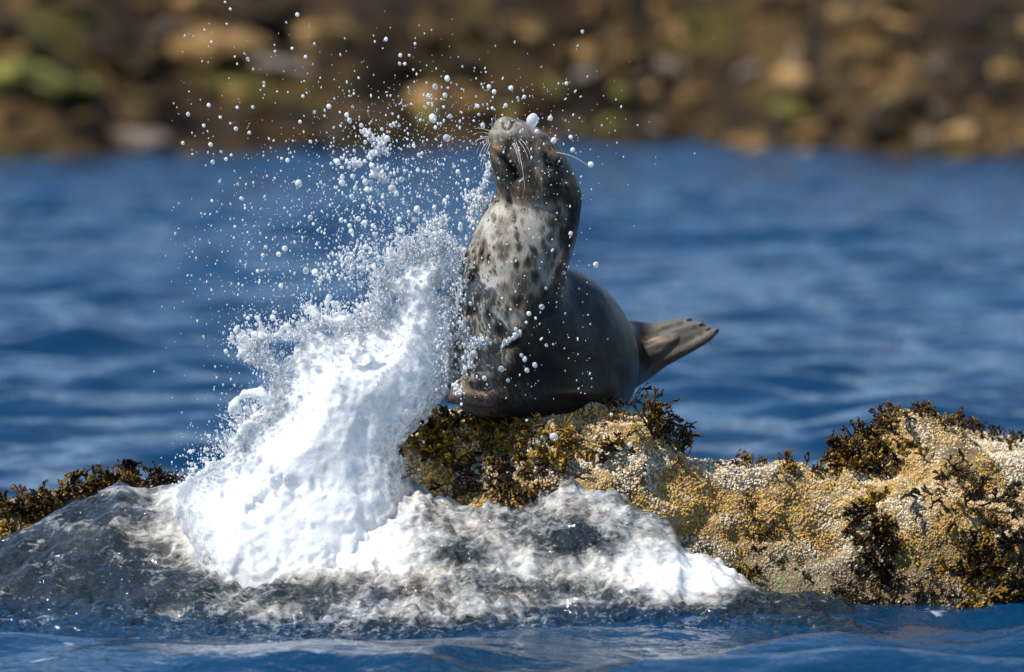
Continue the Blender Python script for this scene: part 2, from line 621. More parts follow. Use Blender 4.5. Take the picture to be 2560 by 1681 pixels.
big = [
 (560, 110, 130, 55, B_TAN, 'long tan boulder with an ochre rim high on the far shore'),
 (430, 90, 80, 42, B_GREY, 'greyish boulder with green stains beside the long ochre-rimmed one'),
 (790, 90, 110, 55, B_TAN, 'big pale ochre boulder topmost on the far shore behind the droplets'),
 (700, 165, 85, 30, B_GREY, 'low grey-brown boulder just under the big pale ochre one'),
 (60, 190, 115, 62, B_GREEN, 'large bright green algae-covered boulder on the far shore'),
 (200, 215, 70, 38, B_GREEN, 'small yellow-green boulder next to the large bright green one'),
 (90, 115, 60, 30, B_GREEN, 'mossy dark green boulder resting above the large bright green one'),
 (385, 250, 42, 26, B_TAN, 'small rounded pale boulder alone in dark weed on the far shore'),
 (340, 345, 100, 36, B_GREY, 'pinkish-grey boulder sloping into the water on the far shore'),
 (60, 360, 80, 34, B_DARK, 'weed-dark boulder at the water edge under the green boulders'),
 (570, 215, 75, 24, B_GREEN, 'flat olive boulder in the middle of the far shore'),
 (800, 328, 80, 26, B_GREY, 'pale whitish flat boulder at the water edge behind the splash'),
 (850, 378, 50, 22, B_TAN, 'small tan boulder touching the water behind the splash'),
 (1190, 262, 62, 30, B_TAN, 'ochre boulder right behind the seal muzzle on the far shore'),
 (1090, 290, 60, 26, B_GREEN, 'olive boulder beside the ochre one behind the seal muzzle'),
 (1490, 25, 60, 36, B_TAN, 'bright tan boulder cut by the upper edge of the far shore'),
 (1320, 85, 36, 32, B_TAN, 'small ochre boulder below the bright tan one'),
 (1465, 130, 48, 42, B_TAN, 'upright pale ochre boulder amid dark weed'),
 (1575, 140, 50, 50, B_TAN, 'ochre boulder leaning by the upright pale one'),
 (1740, 50, 46, 46, B_GREEN, 'tall olive-tan boulder high on the far shore'),
 (1690, 185, 30, 28, B_GREY, 'small pinkish boulder on the far shore'),
 (1385, 225, 34, 46, B_GREEN, 'narrow pale olive boulder standing above the droplets'),
 (1535, 310, 45, 26, B_GREEN, 'green-brown boulder low on the far shore'),
 (1990, 190, 70, 42, B_TAN, 'broad ochre boulder with weed tufts on the far shore'),
 (2010, 270, 70, 26, B_GREEN, 'bright green-topped flat boulder on the far shore'),
 (2200, 205, 32, 36, B_TAN, 'small upright ochre boulder beside the broad one'),
 (2225, 255, 36, 24, B_GREEN, 'small green boulder under the upright ochre one'),
 (2345, 160, 34, 30, B_GREY, 'small rounded grey-tan boulder alone in dark weed'),
 (2030, 330, 60, 34, B_TAN, 'tan boulder at the waterline of the far shore'),
 (1870, 350, 70, 26, B_TAN, 'low wide tan boulder at the waterline'),
 (2400, 330, 60, 36, B_TAN, 'ochre boulder near the waterline with weed in front'),
 (2510, 330, 46, 36, B_TAN, 'rounded ochre boulder pair-mate near the waterline'),
 (2540, 375, 40, 36, B_GREY, 'pale grey boulder standing in the water at the shore end'),
 (2540, 175, 46, 30, B_TAN, 'light brown boulder on the end of the far shore'),
 (2290, 90, 50, 34, B_GREEN, 'olive boulder high on the far shore end'),
 (2480, 30, 60, 34, B_DARK, 'ochre-flecked dark boulder high on the far shore end'),
]
for b in big:
    boulder(*b)
for i in range(56):
    px, py = random.uniform(1250, 2700), random.uniform(-30, 390)
    boulder(px, py, random.uniform(20, 42), random.uniform(18, 34), random.choice((B_TAN, B_TAN, B_TAN, B_GREEN, B_GREY)),
            'fist-round ochre stone among the dark weed of the far shore', 'small ochre stones on the far shore')
for i in range(150):
    px, py = random.uniform(-500, 3000), random.uniform(-30, 400)
    boulder(px, py, random.uniform(28, 85), random.uniform(16, 44), random.choice((B_DARK, B_DARK, B_DARK, B_DARK, B_DARK, B_DARK, B_TAN)),
            'weed-covered brown boulder in the jumble along the far shore', 'boulders along the far shore')

# ------------------------------------------------------------------ the rocks in the water
def zpix(px, py, Y):
    return at(px, py, Y)[2]

def prof(pts, Y):
    xs = [at(a, b, Y)[0] for a, b in pts]
    zs = [at(a, b, Y)[2] for a, b in pts]
    return lambda x: np.interp(x, xs, zs)

def rock_mesh(name, x0, x1, y0, y1, z0, z1, h, fn, seed, amp=1.0):
    X = np.arange(x0, x1, h); Y = np.arange(y0, y1, h); Z = np.arange(z0, z1, h)
    gx = X[:, None, None]; gy = Y[None, :, None]; gz = Z[None, None, :]
    F = fn(gx, gy, gz).astype(np.float32)
    sh = F.shape
    F = F + amp * (.024 * gnoise(sh, h, .20, seed) + .012 * gnoise(sh, h, .075, seed + 1) + .0065 * gnoise(sh, h, .034, seed + 2)
                   + .0035 * gnoise(sh, h, .018, seed + 3))
    V, q = surface_nets(F, (x0, y0, z0), h)
    return V, q

T_main = prof([(800, 1420), (900, 1290), (960, 1170), (1010, 1090), (1080, 1058), (1180, 1048), (1300, 1044), (1400, 1034), (1470, 1022), (1530, 1016), (1600, 1032),
               (1650, 1062), (1690, 1108), (1720, 1140), (1790, 1162), (1860, 1157), (1940, 1172), (2000, 1192), (2100, 1216), (2200, 1236),
               (2400, 1280), (2560, 1300), (2750, 1335), (2950, 1420), (3050, 1600)], .02)
T_hump = prof([(1890, 1500), (1960, 1330), (2010, 1230), (2035, 1190), (2060, 1155), (2120, 1112), (2170, 1078), (2230, 1048), (2300, 1038), (2400, 1062),
               (2480, 1086), (2560, 1112), (2700, 1160), (2900, 1330), (3000, 1600)], .30)

def rock_fn(x, y, z):
    top = z - (T_main(x) - .10 * np.maximum(0, y - .12) - .22 * np.maximum(0, y - .5))
    front = (-.17 + .22 * (z / .45) - .05 * np.sin(x * 5 + 1)) - y     # the face leans back
    front = front * .93
    back = y - (.75 - .3 * np.maximum(0, z))
    main = smax(smax(top, front, .09), back, .12)
    top2 = z - (T_hump(x) - .25 * np.abs(y - .32))
    front2 = (.03 + .35 * z + .04 * np.sin(x * 9)) * np.ones_like(x) - y
    hump = smax(smax(top2, front2, .10), y - .8, .1)
    return smin(main, hump, .05)

HR = .0085
RV, RQ = rock_mesh('rock', -.56, 1.86, -.42, .95, -.35, .62, HR, rock_fn, 50, 1.0)

def face_data(V, q):
    a, b, c, d = V[q[:, 0]], V[q[:, 1]], V[q[:, 2]], V[q[:, 3]]
    n = np.cross(c - a, d - b)
    ar = np.linalg.norm(n, axis=1)
    return n / np.maximum(ar, 1e-9)[:, None], ar / 2

def make_rock(V, q, label, seed, nbarn):
    me = mesh_np('rock', V, q)
    P = V
    attr(me, 'wet', sstep(.16, .03, P[:, 2] + .05 * fbm(P, .2, 9, 3)))
    attr(me, 'green', sstep(.35, .05, P[:, 2]) * .9 + .15)
    c = np.array((V[:, 0].mean(), V[:, 1].mean(), 0))
    recentre(me, c)
    root = obj('barnacled_rock', me, ROCK, label=label, cat='rock', loc=c)
    bv = BVHTree.FromPolygons([tuple(p) for p in V], [tuple(t) for t in q])
    # barnacle crust, thousands of little truncated cones
    nrm, ar = face_data(V, q)
    cen = V[q].mean(1)
    rng = np.random.default_rng(seed)
    dens = (.10 + .9 * sstep(-.55, .05, fbm(cen, .16, seed, 4) + .45)) * sstep(.55, .15, nrm[:, 1]) * sstep(-.5, -.1, nrm[:, 2] + .2)
    dens = dens * sstep(-.10, .02, cen[:, 2]) * (.22 + .78 * sstep(.00, .17, cen[:, 2] + .04 * fbm(cen, .1, seed + 5, 3)))
    dens = np.maximum(dens, 0)
    w = ar * dens
    fi = rng.choice(len(q), nbarn, p=w / w.sum())
    u, v = rng.random(nbarn)[:, None], rng.random(nbarn)[:, None]
    Q = V[q[fi]]
    p = (Q[:, 0] * (1 - u) + Q[:, 1] * u) * (1 - v) + (Q[:, 3] * (1 - u) + Q[:, 2] * u) * v
    n = nrm[fi] + rng.normal(0, .22, (nbarn, 3))
    n /= np.linalg.norm(n, axis=1)[:, None]
    t = np.cross(n, rng.standard_normal((nbarn, 3)))
    t /= np.linalg.norm(t, axis=1)[:, None]
    b = np.cross(n, t)
    r = .0021 + .0030 * rng.random(nbarn) ** 2
    hgt = r * rng.uniform(.4, .95, nbarn)
    verts = []
    for k in range(5):
        a = k * math.pi / 2.5
        jit = rng.uniform(.8, 1.2, nbarn)
        verts.append(p - n * .001 + (t * math.cos(a) + b * math.sin(a)) * (r * jit)[:, None])
    for k in range(5):
        a = k * math.pi / 2.5
        verts.append(p + n * hgt[:, None] + (t * math.cos(a) + b * math.sin(a)) * (r * .52)[:, None])
    VB = np.stack(verts, 1).reshape(-1, 3)
    tri = []
    for k in range(5):
        k2 = (k + 1) % 5
        tri += [(k, k2, 5 + k2), (k, 5 + k2, 5 + k)]
    tri += [(5, 6, 7), (5, 7, 8), (5, 8, 9)]
    T = (np.arange(nbarn)[:, None, None] * 10 + np.array(tri)[None]).reshape(-1, 3)
    mb = mesh_np('barnacle_crust', VB - c, T, smooth=False)
    och = sstep(-.3, .25, fbm(p, .11, seed + 11, 4) + .22)[:, None]
    tone = rng.uniform(.85, 1.15, nbarn)[:, None]
    yel = np.array((.56, .325, .060)) * (1 - .35 * rng.random(nbarn)[:, None]) + np.array((.05, .05, .03)) * rng.random(nbarn)[:, None]
    wht = np.where(rng.random(nbarn)[:, None] < .75, np.array((.64, .57, .45)), np.array((.46, .36, .20)))
    # upward faces are paler, the wet foot browner with shadow put into it
    crest = sstep(.55, .95, nrm[fi][:, 2])[:, None]
    och = np.clip(och - .45 * crest, 0, 1)
    col = (wht * (1 - och) + yel * och) * tone
    foot = sstep(.27, .03, p[:, 2] + .06 * fbm(p, .12, seed + 2, 3))[:, None]
    col = col * (1 - .50 * foot) * np.array((1, .95, .85)) ** foot
    cattr(mb, 'tint', np.repeat(col, 10, 0))
    attr(mb, 'gloss', np.repeat(.75 - .5 * foot[:, 0], 10))
    obj('barnacle_crust', mb, BARN, root, kind='stuff')
    return root, bv

rock_root, ROCK_BVH = make_rock(RV, RQ, 'long rock ledge crusted with ochre and white barnacles under the seal', 71, 76000)

# small half-drowned rock at the other end
T_l = prof([(-500, 1500), (-200, 1330), (-60, 1265), (30, 1255), (100, 1235), (180, 1215), (240, 1195), (330, 1190), (400, 1205), (450, 1225), (500, 1290), (540, 1420)], .45)

def rock_l_fn(x, y, z):
    top = z - (T_l(x) - .2 * np.maximum(0, y - .5))
    front = (.30 + .35 * z) * np.ones_like(x) - y
    return smax(smax(top, front, .08), y - .9, .1)

LV, LQ = rock_mesh('rock', -2.0, -.66, .0, 1.1, -.3, .45, .011, rock_l_fn, 90, .7)
lrock_root, LROCK_BVH = make_rock(LV, LQ, 'low wave-washed rock tufted with bladder wrack, apart from the ledge', 72, 3500)

def ray(bv, px, py):
    d = at(px, py, 5) - CAM
    d /= np.linalg.norm(d)
    hit = bv.ray_cast(Vector(CAM), Vector(d))
    return hit[0], hit[1]

# ------------------------------------------------------------------ the seal
def cat_rom(P, n):
    P = np.asarray(P, float)
    P = np.vstack((2 * P[0] - P[1], P, 2 * P[-1] - P[-2]))
    out = []
    for i in range(1, len(P) - 2):
        for t in np.linspace(0, 1, n, endpoint=False):
            a, b, c, d = P[i - 1], P[i], P[i + 1], P[i + 2]
            out.append(.5 * ((2 * b) + (c - a) * t + (2 * a - 5 * b + 4 * c - d) * t * t + (3 * b - a - 3 * c + d) * t ** 3))
    out.append(P[-2])
    return np.array(out)

def chain(pts, n=8):
    """pts (px, py, Y, radius px) -> dense spheres in metres (x, y, z, r)"""
    C = cat_rom(pts, n)
    return np.array([[*at(a, b, Y), r * (Y + 20) / FPX] for a, b, Y, r in C])

NECK = chain([(1262, 322, .00, 30), (1272, 342, .005, 48), (1288, 366, .02, 66), (1309, 392, .035, 80), (1322, 418, .05, 90), (1338, 452, .06, 98), (1345, 488, .075, 105),
              (1343, 520, .085, 109), (1328, 564, .085, 117), (1308, 610, .08, 124), (1291, 652, .08, 127), (1279, 700, .085, 132), (1272, 750, .09, 140),
              (1274, 800, .10, 152), (1283, 860, .12, 168), (1295, 910, .15, 178)])
BODY = chain([(1290, 890, .15, 172), (1330, 850, .22, 182), (1372, 852, .32, 190), (1392, 885, .42, 192), (1405, 905, .55, 178), (1440, 905, .72, 145),
              (1500, 900, .88, 112), (1550, 892, .98, 88), (1600, 880, 1.02, 60)])
HAUNCH = chain([(1395, 920, .30, 183), (1400, 925, .42, 188)])
PADS = [chain([(1247, 342, -.022, 27), (1250, 350, -.022, 28)], 3), chain([(1283, 336, -.020, 28), (1290, 346, -.018, 28)], 3)]
CHIN = chain([(1250, 380, -.022, 26), (1262, 410, -.006, 34), (1282, 440, .025, 42)])
BROW = chain([(1372, 384, -.006, 21), (1384, 398, .0, 20)], 3)
FORE = chain([(1215, 930, .02, 52), (1180, 962, -.035, 36), (1150, 984, -.06, 26), (1124, 998, -.05, 11)])
FORE2 = chain([(1150, 968, -.04, 14), (1180, 988, -.055, 17), (1212, 998, -.05, 18), (1240, 998, -.02, 20)])
FOLD = chain([(1240, 1012, .02, 30), (1320, 1008, .01, 34), (1400, 996, .06, 42), (1480, 985, .18, 46)])
DIG = [chain(c) for c in (
    [(1560, 862, 1.02, 56), (1630, 838, 1.00, 30), (1680, 817, .99, 18), (1722, 802, .985, 9)],
    [(1570, 870, 1.02, 50), (1640, 852, .99, 26), (1700, 828, .975, 17), (1752, 812, .97, 9)],
    [(1570, 885, 1.02, 46), (1650, 868, .985, 24), (1710, 845, .97, 16), (1768, 824, .965, 9)],
    [(1570, 900, 1.02, 52), (1640, 898, .985, 28), (1715, 872, .965, 15), (1762, 848, .955, 12), (1792, 827, .95, 7)])]
LOBE = chain([(1560, 915, .94, 48), (1610, 890, .90, 34), (1650, 868, .885, 28), (1684, 849, .88, 18)])
MOUTH = [(1221, 364), (1232, 378), (1248, 391), (1264, 404), (1278, 419), (1288, 436), (1292, 446)]

def sph(C, x, y, z, k=None):
    d = None
    for cx, cy, cz, r in C:
        e = np.sqrt((x - cx) ** 2 + (y - cy) ** 2 + (z - cz) ** 2) - r
        d = e if d is None else np.minimum(d, e)
    return d

GROUND_Z = zpix(1300, 1052, .12)

def seal_sdf(x, y, z, fine=True):
    f = smin(sph(NECK, x, y, z), sph(BODY, x, y, z), .045)
    f = smin(f, sph(HAUNCH, x, y, z), .05)
    for c, k in ((PADS[0], .016), (PADS[1], .016), (CHIN, .02), (BROW, .016), (FOLD, .06), (FORE, .03)):
        f = smin(f, sph(c, x, y, z), k)
    g = None
    for c in DIG:
        e = sph(c, x, y, z)
        g = e if g is None else smin(g, e, .012)
    f = smin(f, g, .03)
    f = smin(f, sph(LOBE, x, y, z), .008)
    f = smax(f, GROUND_Z - z, .05)                        # belly spreads on the rock
    f = smin(f, sph(FORE2, x, y, z), .025)
    return f

h = .0064
x0, y0, z0 = -.24, -.22, .40
X = np.arange(x0, .60, h); Y = np.arange(y0, 1.16, h); Z = np.arange(z0, 1.30, h)
# coarse pass first, the fine grid only near the skin
Hc = h * 4
Xc = np.arange(x0, X[-1] + Hc, Hc); Yc = np.arange(y0, Y[-1] + Hc, Hc); Zc = np.arange(z0, Z[-1] + Hc, Hc)
Fc_ = seal_sdf(Xc[:, None, None], Yc[None, :, None], Zc[None, None, :])
iX, iY, iZ = (np.minimum(np.round(np.arange(len(A_)) / 4).astype(int), len(B_) - 1) for A_, B_ in ((X, Xc), (Y, Yc), (Z, Zc)))
F = Fc_[np.ix_(iX, iY, iZ)]
near = np.argwhere(np.abs(F) < Hc * 1.4)
F[near[:, 0], near[:, 1], near[:, 2]] = seal_sdf(X[near[:, 0]], Y[near[:, 1]], Z[near[:, 2]])
SV, SQ = surface_nets(F, (x0, y0, z0), h)
# refine the head: one subdivision everywhere, then pull the points on to the true surface
bmv = bpy.data.meshes.new('tmp'); bmv = mesh_np('tmp', SV, SQ)
bm = bmesh.new(); bm.from_mesh(bmv)
headf = [f for f in bm.faces if f.calc_center_median().z > .86]
edges = list({e for f in headf for e in f.edges})
bmesh.ops.subdivide_edges(bm, edges=edges, cuts=1, use_grid_fill=True)
bmesh.ops.triangulate(bm, faces=[f for f in bm.faces if len(f.verts) > 4])
bmesh.ops.triangulate(bm, faces=bm.faces[:])
SV = np.array([v.co[:] for v in bm.verts]); ST = np.array([[v.index for v in f.verts] for f in bm.faces])
bm.free()

def sgrad(P, e=.0015):
    g = np.zeros_like(P)
    for d in ((1, -1, -1), (-1, -1, 1), (-1, 1, -1), (1, 1, 1)):
        d = np.array(d, float)
        g += d * seal_sdf(*(P + d * e).T)[:, None]
    return g / (np.linalg.norm(g, axis=1)[:, None] + 1e-9)

for _ in range(2):
    SV = SV - (seal_sdf(*SV.T) * .9)[:, None] * sgrad(SV)

def seal_hit(px, py, near=-.4):
    d = at(px, py, 1) - CAM
    d /= np.linalg.norm(d)
    p = at(px, py, near)
    for _ in range(90):
        s = float(seal_sdf(*p[:, None])[0])
        if s < .0004:
            break
        p = p + d * s * .85
    return p

def carve(points, rad, depth, soft=1.0):
    """press a groove along points into the skin"""
    global SV
    Pn = np.array(points)
    seg = []
    for a, b in zip(Pn[:-1], Pn[1:]):
        for t in np.linspace(0, 1, 8):
            seg.append(a + (b - a) * t)
    seg = np.array(seg if seg else Pn)
    d = np.full(len(SV), 9.0)
    for s_ in seg:
        d = np.minimum(d, np.linalg.norm(SV - s_, axis=1))
    w = np.exp(-(d / rad) ** 2)
    m_ = w > .004
    SV[m_] = SV[m_] - (w[m_] * depth)[:, None] * sgrad(SV[m_])
    return w

mouth_w = carve([seal_hit(*m) for m in MOUTH], .0075, .0055)
corner_w = carve([seal_hit(1283, 424), seal_hit(1291, 445)], .0065, .008)
n1 = [seal_hit(1257, 306), seal_hit(1259, 316), seal_hit(1264, 323)]
n2 = [seal_hit(1281, 309), seal_hit(1277, 318), seal_hit(1270, 323)]
nost_w = np.maximum(carve(n1, .0042, .004), carve(n2, .0042, .004))
EYE = seal_hit(1369, 405)
eye_w = carve([seal_hit(1363, 393), seal_hit(1375, 418)], .0085, .007)
ear_w = carve([seal_hit(1415, 463), seal_hit(1417, 470)], .0048, .006)
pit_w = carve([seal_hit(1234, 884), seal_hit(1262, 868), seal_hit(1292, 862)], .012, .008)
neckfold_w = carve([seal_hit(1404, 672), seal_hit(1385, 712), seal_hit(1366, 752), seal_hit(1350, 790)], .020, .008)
flip_w = carve([seal_hit(1146, 952), seal_hit(1168, 966), seal_hit(1200, 972), seal_hit(1216, 966)], .011, .008)
groove_w = np.zeros(len(SV))
for a, b in (((1610, 838), (1706, 808)), ((1620, 858), (1738, 822)), ((1640, 872), (1752, 836))):
    groove_w += carve([seal_hit(*a), seal_hit((a[0] + b[0]) / 2, (a[1] + b[1]) / 2 + 2), seal_hit(*b)], .0055, .004)
# gentle folds of loose skin
SV = SV + sgrad(SV) * (.0022 * sstep(1600, 1540, pix(SV)[:, 0]) * fbm(SV * np.array((1, 1, 1.6)), .07, 40, 3))[:, None]

# coat: pale spotted throat and chest, dark head and back, flanks dark by pelage and painted shade
pp = pix(SV)
g = sgrad(SV)
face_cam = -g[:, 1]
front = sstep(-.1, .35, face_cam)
px_, py_ = pp[:, 0], pp[:, 1]
# middle line of the pale throat
mid = np.interp(py_, [300, 450, 520, 600, 700, 800, 900, 1000], [1270, 1285, 1310, 1300, 1272, 1225, 1190, 1175])
half = np.interp(py_, [300, 430, 500, 560, 640, 720, 800, 900, 1000], [60, 60, 105, 138, 160, 165, 130, 100, 70])
off = np.abs(px_ - mid) / half
pale = sstep(1.25, .55, off + .25 * fbm(SV * np.array((1, 1, .5)), .05, 17, 3)) * front
pale *= sstep(450, 560, py_ + 12 * fbm(SV, .03, 4, 2)) * (1 - .62 * sstep(690, 860, py_))
dark = .92 - .98 * pale
headz = sstep(520, 470, py_)
dark = dark * (1 - headz) + headz * (.60 + .26 * sstep(1330, 1400, px_) - .20 * sstep(350, 330, py_) * front)
low = sstep(720, 800, py_) * front * sstep(1330, 1260, px_)
dark = dark - .22 * low * sstep(960, 900, py_)
spots = []
for x, y, w, hh in [(790, 920, 26, 60), (720, 1130, 50, 60), (820, 1090, 28, 50), (690, 1200, 40, 34), (640, 1235, 26, 30), (860, 1220, 28, 40), (740, 1320, 42, 46),
                   (660, 1360, 34, 30), (870, 1340, 22, 30), (1130, 1370, 32, 52), (1060, 1040, 26, 40), (1170, 1100, 52, 60), (1230, 1060, 32, 60), (1160, 1220, 32, 44),
                   (1010, 1370, 22, 34), (530, 1450, 26, 44), (640, 1500, 22, 44), (1210, 1370, 24, 44), (740, 1410, 24, 44), (1080, 1180, 20, 34), (930, 1130, 16, 24),
                   (960, 1480, 26, 50), (560, 1330, 18, 40), (1190, 1480, 26, 50), (640, 1060, 20, 40), (1280, 1230, 36, 60), (480, 1540, 24, 40), (1100, 1290, 20, 30)]:
    spots.append((1060 + x * .2687, 260 + y * .2687, w * .2687 * 1.9, hh * .2687 * 1.8))
for x, y, w, hh in [(770, 230, 60, 52), (660, 310, 52, 50), (820, 290, 52, 74), (600, 390, 62, 60), (760, 380, 46, 44), (520, 100, 24, 40), (480, 370, 34, 40), (640, 70, 26, 40),
                   (340, 350, 24, 40), (420, 200, 22, 36), (560, 200, 20, 30), (700, 470, 30, 40), (880, 210, 30, 60), (940, 330, 30, 70), (860, 420, 40, 70), (420, 470, 30, 34),
                   (540, 490, 30, 40), (620, 590, 30, 40), (330, 480, 22, 50), (960, 130, 24, 50), (740, 130, 20, 30), (400, 60, 18, 30), (860, 90, 20, 40)]:
    spots.append((1040 + x * .336, 620 + y * .336, w * .336 * 1.6, hh * .336 * 1.6))
sp = np.zeros(len(SV))
sq = SV * np.array((1, 1, .4))
wob = np.stack((fbm(sq, .030, 61, 3), fbm(sq, .030, 71, 3)), 1) * np.array((8, 14))
spw = np.random.default_rng(3).uniform(.6, 1.0, len(spots))
for (cx, cy, rx, ry), sw in zip(spots, spw):
    d = np.hypot((px_ + wob[:, 0] - cx) / rx, (py_ + wob[:, 1] - cy) / ry)
    sp = np.maximum(sp, sw * sstep(1.4, .15, d))
fs = np.interp(py_, [520, 640, 700, 760, 850, 950], [1390, 1400, 1380, 1320, 1275, 1260])
flank = sstep(-10, 70, px_ - fs + 25 * fbm(SV, .05, 23, 3)) * sstep(500, 600, py_) + sstep(.15, -.35, face_cam)  # dark pelage, deepened to carry the shade of the far side
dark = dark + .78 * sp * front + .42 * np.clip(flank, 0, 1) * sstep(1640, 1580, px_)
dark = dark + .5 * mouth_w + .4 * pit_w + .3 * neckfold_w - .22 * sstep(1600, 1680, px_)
tanp = lambda x, y, rx, ry: np.exp(-(((px_ - x) / rx) ** 2 + ((py_ - y) / ry) ** 2)) * front
tan = 1.2 * tanp(1386, 386, 11, 9) + .55 * tanp(1373, 421, 6, 5) + 1.2 * tanp(1415, 459, 7, 6) + .55 * tanp(1236, 368, 14, 7) + .5 * tanp(1247, 378, 10, 7)
tan += .6 * tanp(1196, 986, 26, 8) + .5 * tanp(1158, 972, 14, 10) + .45 * tanp(1640, 848, 34, 6) + .0 * tanp(1770, 836, 22, 8) + .3 * tanp(1270, 322, 16, 10) + .25 * tanp(1440, 978, 50, 5)
black = np.clip(.9 * corner_w + nost_w + .8 * eye_w ** 2 + ear_w ** 2 + .5 * np.clip(mouth_w - .5, 0, 1) + .55 * groove_w, 0, 1)

base = at(1330, 1050, .2)
seal = obj('seal', None, label='dark spotted seal arching up on the rock with its muzzle skyward', cat='seal', loc=base)
me = mesh_np('body', SV - base, ST)
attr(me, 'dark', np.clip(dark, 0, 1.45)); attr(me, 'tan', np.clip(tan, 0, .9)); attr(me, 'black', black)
attr(me, 'flip', .9 * sstep(1596, 1650, px_))
attr(me, 'wetcoat', sstep(1330, 1450, px_))
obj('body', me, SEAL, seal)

EYEM = m_simple('eye', (.012, .009, .008), .05)
bm = bmesh.new()
bmesh.ops.create_uvsphere(bm, u_segments=16, v_segments=10, radius=1)
for f in bm.faces: f.smooth = True
eye_me = bpy.data.meshes.new('eye'); bm.to_mesh(eye_me); bm.free()
for c in (EYE, np.array((at(1230, 402, .10)))):
    e = obj('eye', eye_me, EYEM, seal)
    e.location = c - base + np.array((0, .0075, 0)) if c is EYE else c - base
    e.scale = (.0075, .009, .0105)
    e.rotation_euler = (0, -.45, 0)
# small external ear flap
bm = bmesh.new()
bmesh.ops.create_icosphere(bm, subdivisions=3, radius=1)
for v in bm.verts:
    v.co = Vector((v.co.x * .0052, v.co.y * .006 , v.co.z * (.0042 if v.co.z > 0 else .002)))
for f in bm.faces: f.smooth = True
ear_me = bpy.data.meshes.new('ear_flap'); bm.to_mesh(ear_me); bm.free()
e = obj('ear_flap', ear_me, m_simple('ear skin', (.36, .24, .14), .5), seal)
e.location = seal_hit(1415, 459) - base

def tube(pts, radii, n=5):
    pts = [Vector(p) for p in pts]
    V, Fc = [], []
    for i, p in enumerate(pts):
        d = (pts[min(i + 1, len(pts) - 1)] - pts[max(i - 1, 0)]).normalized()
        a = d.orthogonal().normalized(); b = d.cross(a)
        for k in range(n):
            t = 2 * math.pi * k / n
            V.append(p + (a * math.cos(t) + b * math.sin(t)) * radii[i])
    for i in range(len(pts) - 1):
        for k in range(n):
            Fc.append((i * n + k, i * n + (k + 1) % n, (i + 1) * n + (k + 1) % n, (i + 1) * n + k))
    me = bpy.data.meshes.new('tube')
    me.from_pydata([tuple(v) for v in V], [], Fc)
    for p in me.polygons: p.use_smooth = True
    return me

WHISK = m_simple('whisker', (.66, .62, .52), .35)
wh = [((1224, 335), (1200, 326), (1182, 338)), ((1222, 342), (1198, 340), (1184, 362)), ((1221, 348), (1202, 352), (1191, 382)), ((1222, 352), (1205, 366), (1195, 400)),
      ((1223, 356), (1208, 376), (1200, 416)), ((1225, 345), (1206, 346), (1190, 350)), ((1232, 326), (1226, 308), (1234, 294)), ((1228, 330), (1204, 318), (1186, 322)),
      ((1286, 358), (1300, 388), (1306, 424)), ((1290, 355), (1306, 392), (1312, 478)), ((1296, 352), (1314, 372), (1320, 396)), ((1284, 362), (1294, 386), (1299, 410)),
      ((1300, 348), (1318, 360), (1326, 388)), ((1226, 358), (1212, 390), (1204, 430)), ((1240, 308), (1236, 296), (1240, 287))]
for a, b, c in wh:
    p0 = seal_hit(*a)
    off = -.012 if a[0] > 1270 else -.004
    p1 = at(*b, p0[1] + off); p2 = at(*c, p0[1] + off * 1.6)
    pts = [(1 - t) ** 2 * p0 + 2 * t * (1 - t) * p1 + t * t * p2 - base for t in np.linspace(0, 1, 9)]
    obj('whisker', tube(pts, np.linspace(.0008, .0003, 9)), WHISK, seal)
for a, b, c in [((1390, 382), (1430, 384), (1466, 412)), ((1382, 376), (1372, 356), (1362, 360))]:
    p0 = seal_hit(*a)
    p1 = at(*b, p0[1]); p2 = at(*c, p0[1] - .02)
    pts = [(1 - t) ** 2 * p0 + 2 * t * (1 - t) * p1 + t * t * p2 - base for t in np.linspace(0, 1, 9)]
    obj('whisker', tube(pts, np.linspace(.0008, .0003, 9)), WHISK, seal)
CLAW = m_simple('claw', (.10, .075, .05), .35)
for (a, b, Yc) in [((1716, 800), (1730, 796), .975), ((1746, 812), (1760, 806), .96), ((1764, 824), (1776, 820), .955), ((1786, 828), (1797, 820), .945)]:
    p0, p1 = at(*a, Yc) - base, at(*b, Yc) - base
    obj('claw', tube([p0, p0 * .5 + p1 * .5, p1], (.004, .003, .0006), 6), CLAW, seal)

